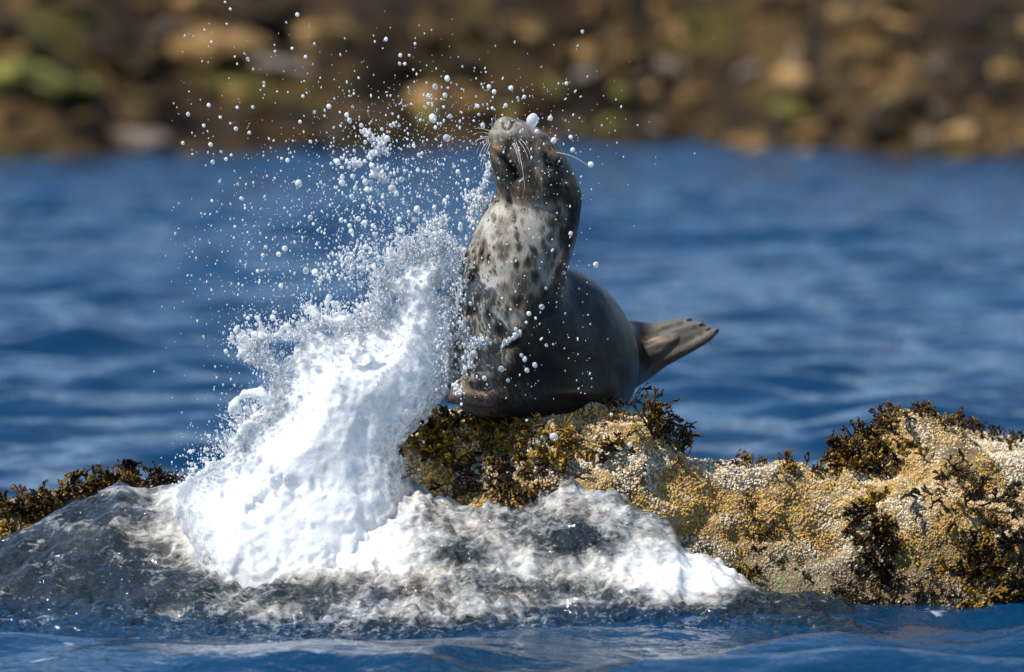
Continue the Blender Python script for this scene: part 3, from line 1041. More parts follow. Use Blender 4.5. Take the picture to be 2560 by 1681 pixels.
# ------------------------------------------------------------------ seaweed
def frond_mesh(seed, L=.085, W=.0055, forks=3, wide=1.0, bladder=True, droop=.5):
    rr = random.Random(seed)
    V, Fc = [], []
    def strip(pts, ws, thick):
        """flat ribbon with a thick middle: 4-sided section"""
        base = len(V)
        for i, (p, side, nrm) in enumerate(pts):
            w = ws[i]
            V.extend([p + side * w, p + nrm * thick, p - side * w, p - nrm * thick])
        for i in range(len(pts) - 1):
            for k in range(4):
                a = base + i * 4 + k; b = base + i * 4 + (k + 1) % 4
                Fc.append((a, b, b + 4, a + 4))
        e = base + (len(pts) - 1) * 4
        Fc.append((e, e + 1, e + 2, e + 3))
    def blob(c, d, r):
        bs = len(V)
        a = d.orthogonal().normalized(); b = d.cross(a)
        for lat, rad in ((-.75, .66), (.0, 1.0), (.75, .66)):
            for k in range(6):
                t = k * math.pi / 3
                V.append(c + d * (lat * r * 1.5) + (a * math.cos(t) + b * math.sin(t)) * (rad * r))
        V.append(c - d * r * 1.6); V.append(c + d * r * 1.6)
        for j in range(2):
            for k in range(6):
                Fc.append((bs + j * 6 + k, bs + j * 6 + (k + 1) % 6, bs + (j + 1) * 6 + (k + 1) % 6, bs + (j + 1) * 6 + k))
        for k in range(6):
            Fc.append((bs + (k + 1) % 6, bs + k, bs + 18)); Fc.append((bs + 12 + k, bs + 12 + (k + 1) % 6, bs + 19))
    def grow(p, d, side, length, w, level):
        pts, ws, n = [], [], 5
        d = d.copy()
        for i in range(n):
            nrm = d.cross(side).normalized()
            pts.append((p.copy(), side.copy(), nrm))
            t = i / (n - 1)
            ws.append(w * (.75 + .45 * math.sin(t * 2.6)) * (.55 if (level == 0 and i == n - 1) else 1))
            if i < n - 1:
                p = p + d * (length / (n - 1))
                d = (d + Vector((rr.uniform(-.16, .16), -droop * .16 + rr.uniform(-.12, .12), rr.uniform(-.12, .10)))).normalized()
                side = (side - d * side.dot(d)).normalized()
                side = (Quaternion(d, rr.uniform(-.25, .25)) @ side).normalized()
        strip(pts, ws, w * .16)
        if level > 0:
            for s in (-1, 1):
                if level < forks and rr.random() < .12:
                    continue
                nd = (Quaternion(d.cross(side).normalized(), s * rr.uniform(.28, .62)) @ d).normalized()
                ns = (side - nd * side.dot(nd)).normalized()
                grow(p - d * .001, nd, ns, length * rr.uniform(.6, .9), w * rr.uniform(.82, 1.08), level - 1)
        elif bladder and rr.random() < .65:
            blob(p + d * w * .5, d, w * rr.uniform(.7, 1.15))
    grow(Vector((0, 0, -.004)), Vector((0, 0, 1)), Vector((1, 0, 0)), L * .36, W * wide, forks)
    me = bpy.data.meshes.new('frond')
    me.from_pydata([tuple(v) for v in V], [], Fc)
    for p in me.polygons: p.use_smooth = True
    return me

def proto(n, mat, **kw):
    out = []
    for i in range(n):
        m_ = frond_mesh(random.randrange(9999), **kw)
        m_.materials.append(mat)
        out.append(m_)
    return out
KIND = {
 'brown': proto(6, WEED_B, L=.080), 'gold': proto(6, WEED_G, L=.070, wide=1.25), 'dark': proto(6, WEED_D, L=.085, wide=1.1),
 'strand': proto(6, WEED_G, L=.15, W=.0030, forks=1, bladder=False, droop=1.6), 'branch': proto(6, WEED_B, L=.10, W=.0038, forks=3, wide=1.0),
 'blade': proto(6, WEED_G, L=.050, W=.0085, forks=1, bladder=True), 'green': proto(4, WEED_L, L=.035, W=.004, forks=2, bladder=False),
}

def clump(bv, cx, cy, sx, sy, n, kinds, label, up=1.0, size=1.0, outx=.6, jit=.45):
    """fronds rooted where the photograph shows the tuft, on the rock surface"""
    pts = []
    tries = 0
    while len(pts) < n and tries < n * 8:
        tries += 1
        qx, qy = random.gauss(0, .5), random.gauss(0, .5)
        p, nr = ray(bv, cx + qx * sx, cy + qy * sy)
        if p is None:
            p, nr = ray(bv, cx + qx * sx, cy + abs(qy) * sy + sy * .4)
        if p is not None and p.y < 1.2:
            pts.append((p, nr, qx))
    if not pts:
        return
    c = sum((p for p, _, _ in pts), Vector()) / len(pts)
    c = min((p for p, _, _ in pts), key=lambda q: (q - c).length)
    root = obj('seaweed_clump', None, label=label, cat='seaweed', group='wrack tufts on the rocks', loc=c)
    for p, nr, qx in pts:
        k = random.choice(kinds)
        o = obj('frond', random.choice(KIND[k]), None, root)
        d = nr * .75 + Vector((qx * outx, -.12, up)) + Vector((random.gauss(0, jit), random.gauss(0, jit), random.gauss(0, jit * .6)))
        d.normalize()
        q = d.to_track_quat('Z', 'X') @ Quaternion((0, 0, 1), random.uniform(0, 6.28))
        o.rotation_mode = 'QUATERNION'
        o.rotation_quaternion = q
        o.location = p - c
        s = size * random.uniform(.55, 1.15)
        o.scale = (s, s, s)
    return root

RB, LB = ROCK_BVH, LROCK_BVH
CL = [
 (RB, 1030, 1095, 60, 45, 28, ('brown', 'brown', 'gold'), 'dark brown wrack tuft on the ledge end beside the splash', .8, .85),
 (RB, 1105, 1065, 90, 26, 30, ('brown', 'gold', 'gold'), 'brown wrack pressed under the seal fore flipper', .7, .7),
 (RB, 1090, 1120, 120, 40, 46, ('gold', 'blade', 'gold', 'gold'), 'golden-brown bladder wrack mat spilling down below the seal chest', .1, .75),
 (RB, 1210, 1085, 110, 46, 42, ('gold', 'gold', 'blade'), 'wide golden wrack mat in the middle of the ledge under the seal', .2, .75),
 (RB, 1310, 1078, 60, 26, 30, ('strand',), 'spray of long narrow olive strands fanned out below the seal', .9, .75),
 (RB, 1385, 1085, 110, 22, 24, ('strand', 'strand', 'gold'), 'golden strands combed flat towards the yellow knob of rock', .0, .7),
 (RB, 1340, 1130, 100, 36, 30, ('blade', 'gold', 'gold'), 'glossy yellow-olive blades hanging below the narrow strands', -.1, .75),
 (RB, 1240, 1160, 120, 30, 26, ('dark', 'brown', 'gold'), 'dripping wrack fringe low on the ledge above the foam', -.5, .8),
 (RB, 1280, 1210, 150, 36, 30, ('dark', 'dark', 'brown'), 'blackish wet wrack half under the foam', -.4, .75),
 (RB, 1525, 1120, 50, 36, 18, ('brown', 'gold', 'dark'), 'small drooping brown tuft in the hollow below the yellow knob', -.6, .62),
 (RB, 1640, 1040, 55, 40, 20, ('branch', 'branch', 'brown'), 'feathery branching wrack standing behind the yellow knob against blue water', 1.0, .85),
 (RB, 1700, 1095, 60, 34, 18, ('branch', 'brown'), 'bladdered wrack sprigs leaning out over the dip of the ledge', .8, .75),
 (RB, 1560, 1012, 40, 14, 8, ('brown', 'dark'), 'thin wrack sprig beside the seal flank', 1.0, .5),
 (RB, 1900, 1150, 70, 14, 12, ('brown', 'gold'), 'short wrack fringe along the crest of the ledge', .8, .5),
 (RB, 1985, 1172, 60, 16, 14, ('brown', 'gold'), 'low brown tuft at the foot of the hump', .6, .55),
 (RB, 2120, 1115, 80, 50, 40, ('dark', 'brown', 'brown'), 'dark hanging wrack on the near shoulder of the hump', .25, .85),
 (RB, 2215, 1062, 90, 60, 44, ('brown', 'dark', 'brown'), 'thick brown wrack mane draped over the hump top', .2, .7),
 (RB, 2330, 1040, 90, 16, 24, ('brown', 'gold', 'brown'), 'curly golden-brown wrack along the top of the hump', .5, .5),
 (RB, 2420, 1060, 70, 22, 22, ('dark', 'brown'), 'dark wrack tuft drooping behind the hump crest', .4, .5),
 (RB, 2520, 1098, 60, 18, 16, ('brown', 'dark'), 'small spiky wrack sprigs at the end of the hump crest', .8, .6),
 (RB, 2200, 1130, 60, 46, 26, ('dark', 'brown', 'gold'), 'wet dark wrack running down the hump face', -.6, .7),
 (RB, 2080, 1165, 50, 26, 16, ('green', 'gold', 'green'), 'yellow-green weed patch at the foot of the hump', .2, .8),
 (RB, 2390, 1190, 70, 40, 20, ('gold', 'green', 'dark'), 'olive wrack cluster in the crease of the hump face', -.3, .65),
 (RB, 2460, 1250, 120, 30, 40, ('dark', 'brown', 'dark'), 'blackish wrack band in the crack between hump and ledge', -.3, .7),
 (RB, 2175, 1235, 30, 34, 16, ('blade', 'gold'), 'yellow bladdered blades at the top of the hanging tassel', -.4, .75),
 (RB, 2195, 1310, 44, 70, 44, ('dark', 'dark', 'brown'), 'black glossy wrack tassel hanging down the ledge face', -1.0, .8),
 (RB, 2200, 1390, 30, 40, 18, ('dark',), 'thin dark wet end of the tassel on the ledge face', -1.1, .7),
 (RB, 1885, 1300, 40, 60, 10, ('dark', 'brown'), 'scattered dark wrack wisps in a shaded groove of the ledge face', -.9, .55),
 (RB, 1960, 1340, 60, 50, 9, ('dark', 'brown'), 'dark wisps of wrack across the middle of the ledge face', -.9, .5),
 (RB, 1850, 1420, 36, 30, 14, ('gold', 'blade', 'dark'), 'amber bladder wrack by the tongue of foam', -.6, .65),
 (RB, 1995, 1410, 24, 24, 12, ('green',), 'bright green weed spot low on the ledge face', -.3, .8),
 (RB, 2290, 1400, 40, 30, 10, ('green',), 'pale green weed specks beside the black tassel', -.3, .7),
 (RB, 2080, 1470, 90, 30, 14, ('dark', 'brown'), 'brown wrack stubble just above the water', -.6, .5),
 (RB, 2190, 1500, 44, 26, 14, ('green', 'dark'), 'dark green weed at the waterline of the ledge', -.2, .7),
 (RB, 2500, 1330, 100, 40, 54, ('gold', 'dark', 'brown'), 'olive wrack curtain top at the end of the ledge face', -.7, .8),
 (RB, 2530, 1420, 110, 60, 80, ('dark', 'brown', 'gold'), 'thick shaded wrack curtain at the end of the ledge face', -1.0, .85),
 (RB, 2500, 1495, 110, 30, 40, ('dark', 'brown', 'gold'), 'lowest wrack of the curtain trailing to the water', -.9, .75),
 (RB, 2310, 1470, 50, 30, 12, ('dark',), 'few dark wrack wisps near the bare tan foot of the rock', -.8, .5),
 (LB, 20, 1275, 50, 50, 30, ('gold', 'brown', 'blade'), 'wet amber wrack at the outer end of the drowned rock', .9, .75),
 (LB, 100, 1250, 70, 40, 36, ('gold', 'brown', 'dark'), 'upright golden wrack tuft on the drowned rock', 1.0, .75),
 (LB, 60, 1320, 90, 34, 36, ('gold', 'dark', 'brown'), 'dark amber wrack hanging at the foot of the drowned rock', -.1, .7),
 (LB, 215, 1220, 60, 24, 30, ('brown', 'gold', 'dark'), 'brown wrack tuft beside the clear splash on the drowned rock', .9, .7),
 (LB, 315, 1205, 80, 20, 44, ('brown', 'dark', 'gold'), 'dense dark wrack on the crest of the drowned rock', .8, .7),
 (LB, 410, 1215, 60, 16, 20, ('dark', 'brown'), 'flat dark wrack at the inner end of the drowned rock', .5, .6),
 (LB, 450, 1205, 16, 8, 5, ('gold', 'brown'), 'lone wrack sprig next to the big splash', 1.0, .55),
]
for c in CL:
    clump(*c)

# ------------------------------------------------------------------ the wave washing over the rock
crest_px = [(-300, 1475), (-120, 1420), (0, 1362), (100, 1322), (180, 1278), (260, 1240), (300, 1222), (380, 1232), (470, 1222), (540, 1225), (620, 1235), (720, 1245), (850, 1238), (960, 1210), (1030, 1196),
            (1060, 1212), (1134, 1238), (1195, 1244), (1306, 1254), (1364, 1232), (1402, 1196), (1433, 1190), (1464, 1218), (1510, 1206), (1540, 1216), (1579, 1246),
            (1633, 1281), (1683, 1311), (1702, 1350), (1733, 1382), (1767, 1384), (1806, 1412), (1844, 1442), (1880, 1472), (1950, 1500), (2040, 1512), (2140, 1530), (2300, 1550), (2500, 1560)]
hx = .0052
XS = np.arange(-1.75, 1.0, hx)
YS = np.arange(-1.15, .85, hx)
gx, gy = np.meshgrid(XS, YS, indexing='ij')
cpx = np.array([p[0] for p in crest_px])
yc_px = np.interp(cpx, [-300, 450, 700, 1000, 1250, 1700, 2000, 2500], [.18, .18, .04, .0, -.06, -.16, -.20, -.24])
cx = np.array([at(a, b, y)[0] for (a, b), y in zip(crest_px, yc_px)])
cz = np.array([at(a, b, y)[2] for (a, b), y in zip(crest_px, yc_px)])
crest = np.interp(XS, cx, cz)[:, None]
ycr = np.interp(XS, cx, yc_px)[:, None]
y0 = (-.74 + .06 * np.sin(XS * 4.1) + .05 * np.sin(XS * 9.3 + 1))[:, None]
t = np.clip((gy - y0) / (ycr - y0), 0, 1)
prof_ = .10 * t + .90 * (t * t * (3 - 2 * t)) ** 1.7
back = sstep(0, 1, (gy - ycr) / (.42 + 0 * ycr))
Zw = crest * prof_ * (1 - back) - .20 * back
n1 = gnoise(gx.shape, hx, (.16, .10), 201); n2 = gnoise(gx.shape, hx, (.065, .045), 202); n3 = gnoise(gx.shape, hx, (.028, .022), 203); n4 = gnoise(gx.shape, hx, (.014, .012), 204)
up = sstep(0, .25, t)
rid = lambda n: 1 - np.abs(n)
Zw = Zw + up * (.015 * n1 + .013 * rid(n2) + .0075 * rid(n3) + .0034 * n4) * (.35 + .65 * np.sin(math.pi * np.clip(t, 0, 1) ** .8 * .93))
Zw = Zw + .006 * sea_height(gx, gy) / .02 - .05 * (1 - sstep(-.06, .10, (gy - y0)))
bub = np.exp(-((gx + .05) / .68) ** 4) * up
Zw = Zw + bub * (.006 * rid(gnoise(gx.shape, hx, .034, 205)) + .005 * rid(gnoise(gx.shape, hx, .018, 206)) + .0035 * gnoise(gx.shape, hx, .010, 207) - .008)
side = sstep(-1.75, -1.62, gx) * sstep(1.0, .82, gx)
Zw = Zw * side - .1 * (1 - side)
me, V = grid_mesh('breaking_wave', XS, YS, Zw)
pp = pix(V)
px_, py_ = pp[:, 0], pp[:, 1]
blobs = [(740, 1240, 280, 130, .75), (700, 1180, 240, 120, .5), (720, 1370, 260, 60, .42), (560, 1330, 120, 70, .35), (1000, 1240, 200, 70, .26), (1180, 1320, 260, 90, .17), (1470, 1230, 120, 40, .50), (1600, 1330, 120, 70, .30), (1690, 1400, 150, 60, .52),
         (1720, 1460, 90, 50, .5), (1560, 1440, 170, 45, .30), (1820, 1440, 90, 40, .55), (1300, 1400, 360, 60, .26), (620, 1340, 150, 70, .34), (900, 1390, 260, 50, .20), (480, 1240, 60, 40, .25),
         (300, 1225, 200, 16, .20), (1400, 1300, 300, 80, .10), (1000, 1380, 300, 90, .16), (250, 1300, 120, 20, .06), (1600, 1500, 260, 24, .16), (1130, 1440, 380, 36, .14), (950, 1530, 460, 40, .34), (1250, 1500, 260, 26, .16), (350, 1420, 300, 40, .08), (180, 1310, 160, 30, .12)]  # lowest streaks: thin foam that also paints in the splash's pale reflection
fo = np.full(len(V), -.02)
for bx, by, rx, ry, a in blobs:
    fo += a * np.exp(-(((px_ - bx) / rx) ** 2 + ((py_ - by) / ry) ** 2))
fo -= .55 * np.exp(-(((px_ - 1140) / 90) ** 2 + ((py_ - 1385) / 34) ** 2)) + .35 * np.exp(-(((px_ - 1440) / 110) ** 2 + ((py_ - 1350) / 36) ** 2)) + .25 * np.exp(-(((px_ - 1070) / 60) ** 2 + ((py_ - 1300) / 30) ** 2))
fo += .05 * np.clip(n2.ravel(), -2, 2)
attr(me, 'foam', fo)
attr(me, 'deep', sstep(.50, .12, t.ravel() + .10 * np.clip(n1.ravel(), -1.5, 1.5)))
obj('breaking_wave', me, WASH, kind='structure')

# ------------------------------------------------------------------ the splash
poly_ = [(470, 1260), (505, 1178), (558, 1137), (596, 1100), (614, 1062), (660, 1040), (691, 1014), (690, 976), (705, 948), (690, 915), (640, 905), (612, 880), (640, 850), (700, 842), (748, 838), (790, 800), (842, 812),
        (894, 812), (937, 790), (951, 749), (940, 716), (965, 668), (1008, 645), (1027, 606), (1050, 631), (1103, 612), (1150, 600), (1180, 640), (1160, 720), (1140, 790),
        (1130, 850), (1120, 905), (1108, 960), (1070, 1010), (1020, 1070), (990, 1125), (1000, 1180), (1010, 1300), (960, 1620), (760, 1640), (600, 1640), (500, 1400)]
poly = [(a - max(0, a - 1000) * (.14 if b < 700 else .04), b) for a, b in poly_]
YS0 = -.06
pv = np.array([at(a, b, YS0)[[0, 2]] for a, b in poly])
h = .0044
x0, x1 = at(430, 0, YS0)[0], at(1300, 0, YS0)[0]
z0, z1 = at(0, 1480, YS0)[2], at(0, 300, YS0)[2]
ya, yb = -.48, .24
X = np.arange(x0, x1, h); Y = np.arange(ya, yb, h); Z = np.arange(z0, z1, h)
GX, GZ = np.meshgrid(X, Z, indexing='ij')
d2 = np.full(GX.shape, 9.0); inside = np.zeros(GX.shape, bool)
for i in range(len(pv)):
    a, b = pv[i], pv[(i + 1) % len(pv)]
    ab = b - a
    tt = np.clip(((GX - a[0]) * ab[0] + (GZ - a[1]) * ab[1]) / (ab @ ab), 0, 1)
    d2 = np.minimum(d2, np.hypot(GX - a[0] - tt * ab[0], GZ - a[1] - tt * ab[1]))
    cr = ((a[1] > GZ) != (b[1] > GZ)) & (GX < (b[0] - a[0]) * (GZ - a[1]) / (b[1] - a[1] + 1e-12) + a[0])
    inside ^= cr
d2 = np.where(inside, d2, -d2).astype(np.float32)
hgt = np.clip((GZ - z0) / (z1 - z0), 0, 1)
ymid = (-.29 + .38 * hgt ** .7 + .10 * (GX - x0) / (x1 - x0)).astype(np.float32)
half = np.sqrt(np.minimum(np.maximum(d2, 0), .13) * .10 + 1e-5).astype(np.float32) * 1.1
sh = (len(X), len(Y), len(Z))
# rounded slab in depth; negative inside
F = np.maximum(-d2[:, None, :], (np.abs(Y[None, :, None] - ymid[:, None, :]) - half[:, None, :]) * .8).astype(np.float32)
w1 = gnoise(sh, h, (.10, .07, .13), 301); w2 = gnoise(sh, h, (.036, .03, .060), 302); w3 = gnoise(sh, h, (.017, .016, .024), 303); w4 = gnoise(sh, h, .0095, 304)
low_ = sstep(at(0, 1170, YS0)[2], at(0, 1250, YS0)[2], GZ)
edge = np.exp(-np.maximum(d2 + .12 * low_, 0) / .046)[:, None, :].astype(np.float32)
busy = sstep(-.9, 1.0, w1 + .5 * gnoise(sh, h, (.16, .12, .2), 309)).astype(np.float32)      # smooth tongues and broken froth side by side
F = F + .011 * w1 + (.25 + .95 * busy) * (.0085 * (np.abs(w2) - .6) + .0072 * (np.abs(w3) - .6) + .0048 * (np.abs(w4) - .6))
# lace: near the rim only the walls between bubbles remain
lace = np.minimum(np.abs(w2 + .4 * w3) * .018, np.abs(w3 + .6 * w4 + .2) * .0105) - .0040
F = np.where(edge > .22, np.maximum(F - .010 * edge, lace * (edge ** .5) - .05 * (1 - edge ** .5)), F)
for hx_, hy_, r in [(1060, 700, 14), (690, 880, 30), (665, 870, 20), (1000, 690, 16), (1110, 735, 16), (950, 800, 12), (770, 880, 12)]:
    hx0, hz0 = at(hx_, hy_, YS0)[[0, 2]]
    dd = np.hypot(GX - hx0, (GZ - hz0))[:, None, :].astype(np.float32) + .014 * w2 + .007 * w3
    F = np.maximum(F, np.minimum(r * .001 - dd, .02))

def ball(p, r):
    i0 = np.floor((np.asarray(p) - r * 1.8 - (x0, ya, z0)) / h).astype(int); i1 = np.ceil((np.asarray(p) + r * 1.8 - (x0, ya, z0)) / h).astype(int)
    i0 = np.maximum(i0, 0); i1 = np.minimum(i1, sh)
    if np.any(i1 - i0 < 2):
        return
    s = tuple(slice(a, b) for a, b in zip(i0, i1))
    d = np.sqrt((X[s[0]][:, None, None] - p[0]) ** 2 + (Y[s[1]][None, :, None] - p[1]) ** 2 + (Z[s[2]][None, None, :] - p[2]) ** 2) - r
    F[s] = smin(F[s], (d + .0016 * w3[s] + .0010 * w4[s]).astype(np.float32), .0025)

def thread(pts, r0, r1, Yv, wig=4.0, lump=.35, dens=10):
    C = cat_rom(pts, dens)
    for i, (a, b) in enumerate(C):
        t_ = i / max(1, len(C) - 1)
        r = (r0 + (r1 - r0) * t_) * (1 + lump * math.sin(i * 1.7 + a)) * .001
        ball(at(a + random.uniform(-wig, wig), b + random.uniform(-wig, wig), Yv), max(r, .0030))

thread([(700, 1040), (668, 1000), (640, 985), (610, 985), (590, 1000), (582, 1024)], 10, 9, -.15, 1.5)
for k in range(3): ball(at(584 + k * 4, 1026 - k * 4, -.15), .012)
thread([(600, 1100), (612, 1070), (622, 1058), (650, 1062)], 9, 7, -.15, 2)
thread([(815, 765), (822, 745), (815, 790), (830, 808)], 5, 6, -.16, 3)
thread([(842, 805), (862, 800), (878, 792)], 8, 7, -.16, 3)
for k in range(46):        # upflung tongues along the rim
    i = random.randrange(3, 29)
    a, b = np.array(poly[i]), np.array(poly[i + 1])
    p = a + (b - a) * random.random()
    L_ = random.uniform(12, 60)
    ang = random.gauss(math.radians(120), .5)
    e_ = p + L_ * np.array((math.cos(ang), -math.sin(ang)))
    md = (p + e_) / 2 + np.random.default_rng(k).normal(0, 6, 2)
    thread([tuple(p + (p - e_) * .25), tuple(md), tuple(e_)], random.uniform(4, 8), random.uniform(2.5, 4), random.uniform(-.12, .06), 3, .5)
for k in range(700):      # clotted drops close to the rim
    i = random.randrange(0, 30)
    a, b = np.array(poly[i]), np.array(poly[i + 1])
    p = a + (b - a) * random.random() + np.abs(np.random.default_rng(1000 + k).normal(0, 28, 2)) * np.array((random.choice((-1, -1, 1)), -1))
    ball(at(p[0], p[1], random.uniform(-.20, .12)), random.choice((.0030, .0034, .004, .0045, .005, .0065)))
V, q = surface_nets(F, (x0, ya, z0), h)
# light taubin-style smoothing of the voxel steps
def relax(V, q, it):
    e = np.concatenate([q[:, [0, 1]], q[:, [1, 2]], q[:, [2, 3]], q[:, [3, 0]]])
    for _ in range(it):
        s = np.zeros_like(V); c = np.zeros(len(V))
        for k in range(3):
            s[:, k] = np.bincount(e[:, 0], V[e[:, 1], k], len(V)) + np.bincount(e[:, 1], V[e[:, 0], k], len(V))
        c = np.bincount(e[:, 0], minlength=len(V)) + np.bincount(e[:, 1], minlength=len(V))
        V = V * .5 + .5 * s / np.maximum(c, 1)[:, None]
    return V
V = relax(V, q, 1)
me = mesh_np('splash', V, q)
ix = np.clip(((V[:, 0] - x0) / h).astype(int), 0, len(X) - 1); iz = np.clip(((V[:, 2] - z0) / h).astype(int), 0, len(Z) - 1)
dd = d2[ix, iz]
attr(me, 'foam', np.where(dd < -.004, .45, .10 + .8 * sstep(.0, .11, dd) - .16 * sstep(.62, .82, V[:, 2] + .0 * dd)) - .35 * np.exp(-(((V[:, 0] - at(680, 0, 0)[0]) / .05) ** 2 + ((V[:, 2] - at(0, 885, 0)[2]) / .04) ** 2)))
obj('splash', me, SPLASH, label='tall white splash of sea foam bursting beside the seal', cat='splash', kind='stuff')

# ------------------------------------------------------------------ droplets
drop_me = []
for s in range(5):
    bm = bmesh.new()
    bmesh.ops.create_icosphere(bm, subdivisions=3, radius=1)
    P = np.array([v.co[:] for v in bm.verts])
    P *= (1 + .08 * fbm(P, 1.6, s, 2))[:, None]
    if s == 4:
        P *= (1 + .08 * fbm(P, 1.4, 33, 2))[:, None]
    for v, p in zip(bm.verts, P): v.co = p
    for f in bm.faces: f.smooth = True
    m_ = bpy.data.meshes.new('droplet'); bm.to_mesh(m_); bm.free(); m_.materials.append(DROP)
    drop_me.append(m_)
A = [(352,12,14),(380,50,16),(743,80,24),(683,122,14),(361,130,12),(240,162,12),(278,228,14),(455,290,14),(475,320,20),(405,308,12),(715,263,18),(787,308,20),(622,278,14),(1222,213,22),
 (1162,226,13),(1380,238,16),(1300,300,22),(1348,300,16),(1296,345,18),(1324,346,20),(1370,378,14),(2285,172,20),(562,448,18),(562,466,14),(1075,422,14),(773,521,18),(264,570,24),(152,619,22),
 (326,635,20),(237,680,20),(502,580,18),(410,697,24),(484,718,18),(273,783,26),(835,608,20),(914,576,28),(1010,622,26),(757,660,20),(285,877,24),(357,862,20),(690,868,24),(750,993,42),(420,997,18),
 (813,1178,28),(1475,641,44),(1550,748,44),(2015,650,66),(2112,640,28),(1898,477,30),(1780,470,26),(1807,497,26),(1870,570,24),(1542,516,28),(2038,712,24),(2130,760,34),(2222,742,24),(2232,812,26),
 (2330,890,34),(2222,1264,24),(2355,1432,28),(2198,452,22),(985,990,38),(1042,955,28),(1148,898,34),(1255,1022,48),(1215,980,34),(1280,1048,30),(1110,985,36),(1160,940,44),(1106,1208,36),(1073,1184,32),
 (1390,1132,38),(1495,1312,56),(1306,1248,28),(572,1337,22),(675,1345,34),(790,1465,36),(840,1475,40),(1092,1452,40),(1557,1066,22),(1590,902,22),(1612,930,28),(1665,975,24),(1428,928,20),(1108,872,24),
 (1148,828,36),(1323,925,22),(1400,840,24),(1025,1222,26),(1150,1222,24),(1136,1080,24),(1056,1018,24),(405,1226,16),(593,1206,14),(705,1165,14),(460,1128,14),(330,822,18),(385,840,16),(658,858,16),
 (1200,700,20),(1230,750,34),(1110,770,22),(1490,690,20),(1535,580,16),(1640,640,12),(1285,930,14),(973,608,14),(1025,520,14),(1048,508,14),(890,628,14),(780,440,12),(533,432,0),(1970,525,22),(1935,530,16)]
B = [(840,490,40),(1338,125,40),(635,900,50),(825,910,40),(685,985,32),(970,725,28),(740,605,32),(808,828,40),(785,800,30),(885,872,40),(510,970,40),(1020,718,18),(967,300,24),(1100,188,36),(1425,680,18),
 (430,790,60),(890,525,24),(820,555,24),(405,415,30),(380,690,34),(330,740,30),(735,645,36),(640,375,20),(705,460,22),(1212,306,20),(1240,405,16),(1130,145,26),(1290,822,14),(910,990,14),(935,440,46),(300,930,34)]
Cc = [(1055,345,60),(1550,395,36),(1570,490,28),(878,238,20),(1428,200,24),(207,380,20),(452,133,20),(457,190,18),(475,245,18),(1310,0,0)]
spots = []
for x, y, d in A:
    if d: spots.append((400 + x * .4622, y * .4622, d * .4622 * .5, 'air'))
for x, y, d in B:
    if d: spots.append((1040 + x * .336, 620 + y * .336, d * .336 * .5, 'seal'))
for x, y, d in Cc:
    if d: spots.append((980 + x * .384, 960 + y * .384, d * .384 * .5, 'rock'))
rd = np.random.default_rng(5)
for k in range(165):
    r_ = rd.random()
    if r_ < .55: p = rd.normal((960, 480), (95, 110))
    elif r_ < .75: p = rd.normal((780, 640), (120, 90))
    elif r_ < .88: p = rd.normal((1180, 300), (150, 60))
    else: p = (rd.uniform(430, 1150), rd.uniform(150, 600))
    if 1215 < p[0] < 1450 and p[1] > 290: continue
    spots.append((p[0], p[1], 2.6 + 5.0 * rd.random() ** 2, 'air'))
LBL = {'air': ('white water droplet hanging in mid-air around the splash', 'droplets in the air'),
       'seal': ('white water droplet flying past the front of the dark seal', 'droplets before the seal'),
       'rock': ('clear water bead flying just above the weedy ledge', 'droplets above the ledge')}
for px0, py0, r, k in spots:
    if k == 'air':
        Yd = random.uniform(-.22, .10)
        if 1150 < px0 < 1500 and py0 > 280: Yd = random.uniform(-.2, -.1)
    elif k == 'seal':
        Yd = seal_hit(px0, py0)[1] - .03
        Yd = -.1 if Yd > .6 else Yd
    else:
        hp, _ = ray(RB, px0, py0)
        Yd = (hp.y if hp else -.1) - .06
    r = max(r, 2.6) * .00092
    o = obj('water_droplet', drop_me[4 if r > .014 else random.randrange(4)], None, label=LBL[k][0], cat='droplet', group=LBL[k][1])
    o.location = at(px0, py0, Yd)
    o.scale = (r, r, r * random.uniform(1.0, 1.3))
    o.rotation_euler = (random.uniform(-.3, .3), random.gauss(.25 if px0 > 1250 else -.05, .2), random.uniform(0, 6.28))

# fine spray, too small to count
n = 3300
sel = rd.random(n)
P2 = np.where((sel < .42)[:, None], rd.normal((960, 500), (125, 140), (n, 2)), 0)
m2 = (sel >= .42) & (sel < .66); P2[m2] = rd.normal((760, 700), (150, 150), (m2.sum(), 2))
m3 = (sel >= .66) & (sel < .80); P2[m3] = rd.normal((1230, 320), (170, 90), (m3.sum(), 2))
m4 = (sel >= .80) & (sel < .93); P2[m4] = np.stack((rd.uniform(430, 1150, m4.sum()), rd.uniform(60, 1000, m4.sum())), 1)
m5 = sel >= .93; P2[m5] = np.stack((rd.uniform(1130, 1480, m5.sum()), rd.uniform(420, 1000, m5.sum())), 1)
bm = bmesh.new(); bmesh.ops.create_icosphere(bm, subdivisions=1, radius=1)
sv = np.array([v.co[:] for v in bm.verts]); sf = np.array([[v.index for v in f.verts] for f in bm.faces]); bm.free()
# froth of drops breaking from the rim of the splash
rim, clot = [], []
for k in range(6500):
    i = random.randrange(0, 30)
    a, b = np.array(poly[i]), np.array(poly[i + 1])
    p = a + (b - a) * random.random()
    out = random.gauss(0, 1) * 16 + abs(random.gauss(0, 1)) ** 1.6 * 20
    rim.append((p[0] - out * .6 + random.gauss(0, 9), p[1] - out * .9 + random.gauss(0, 9)))
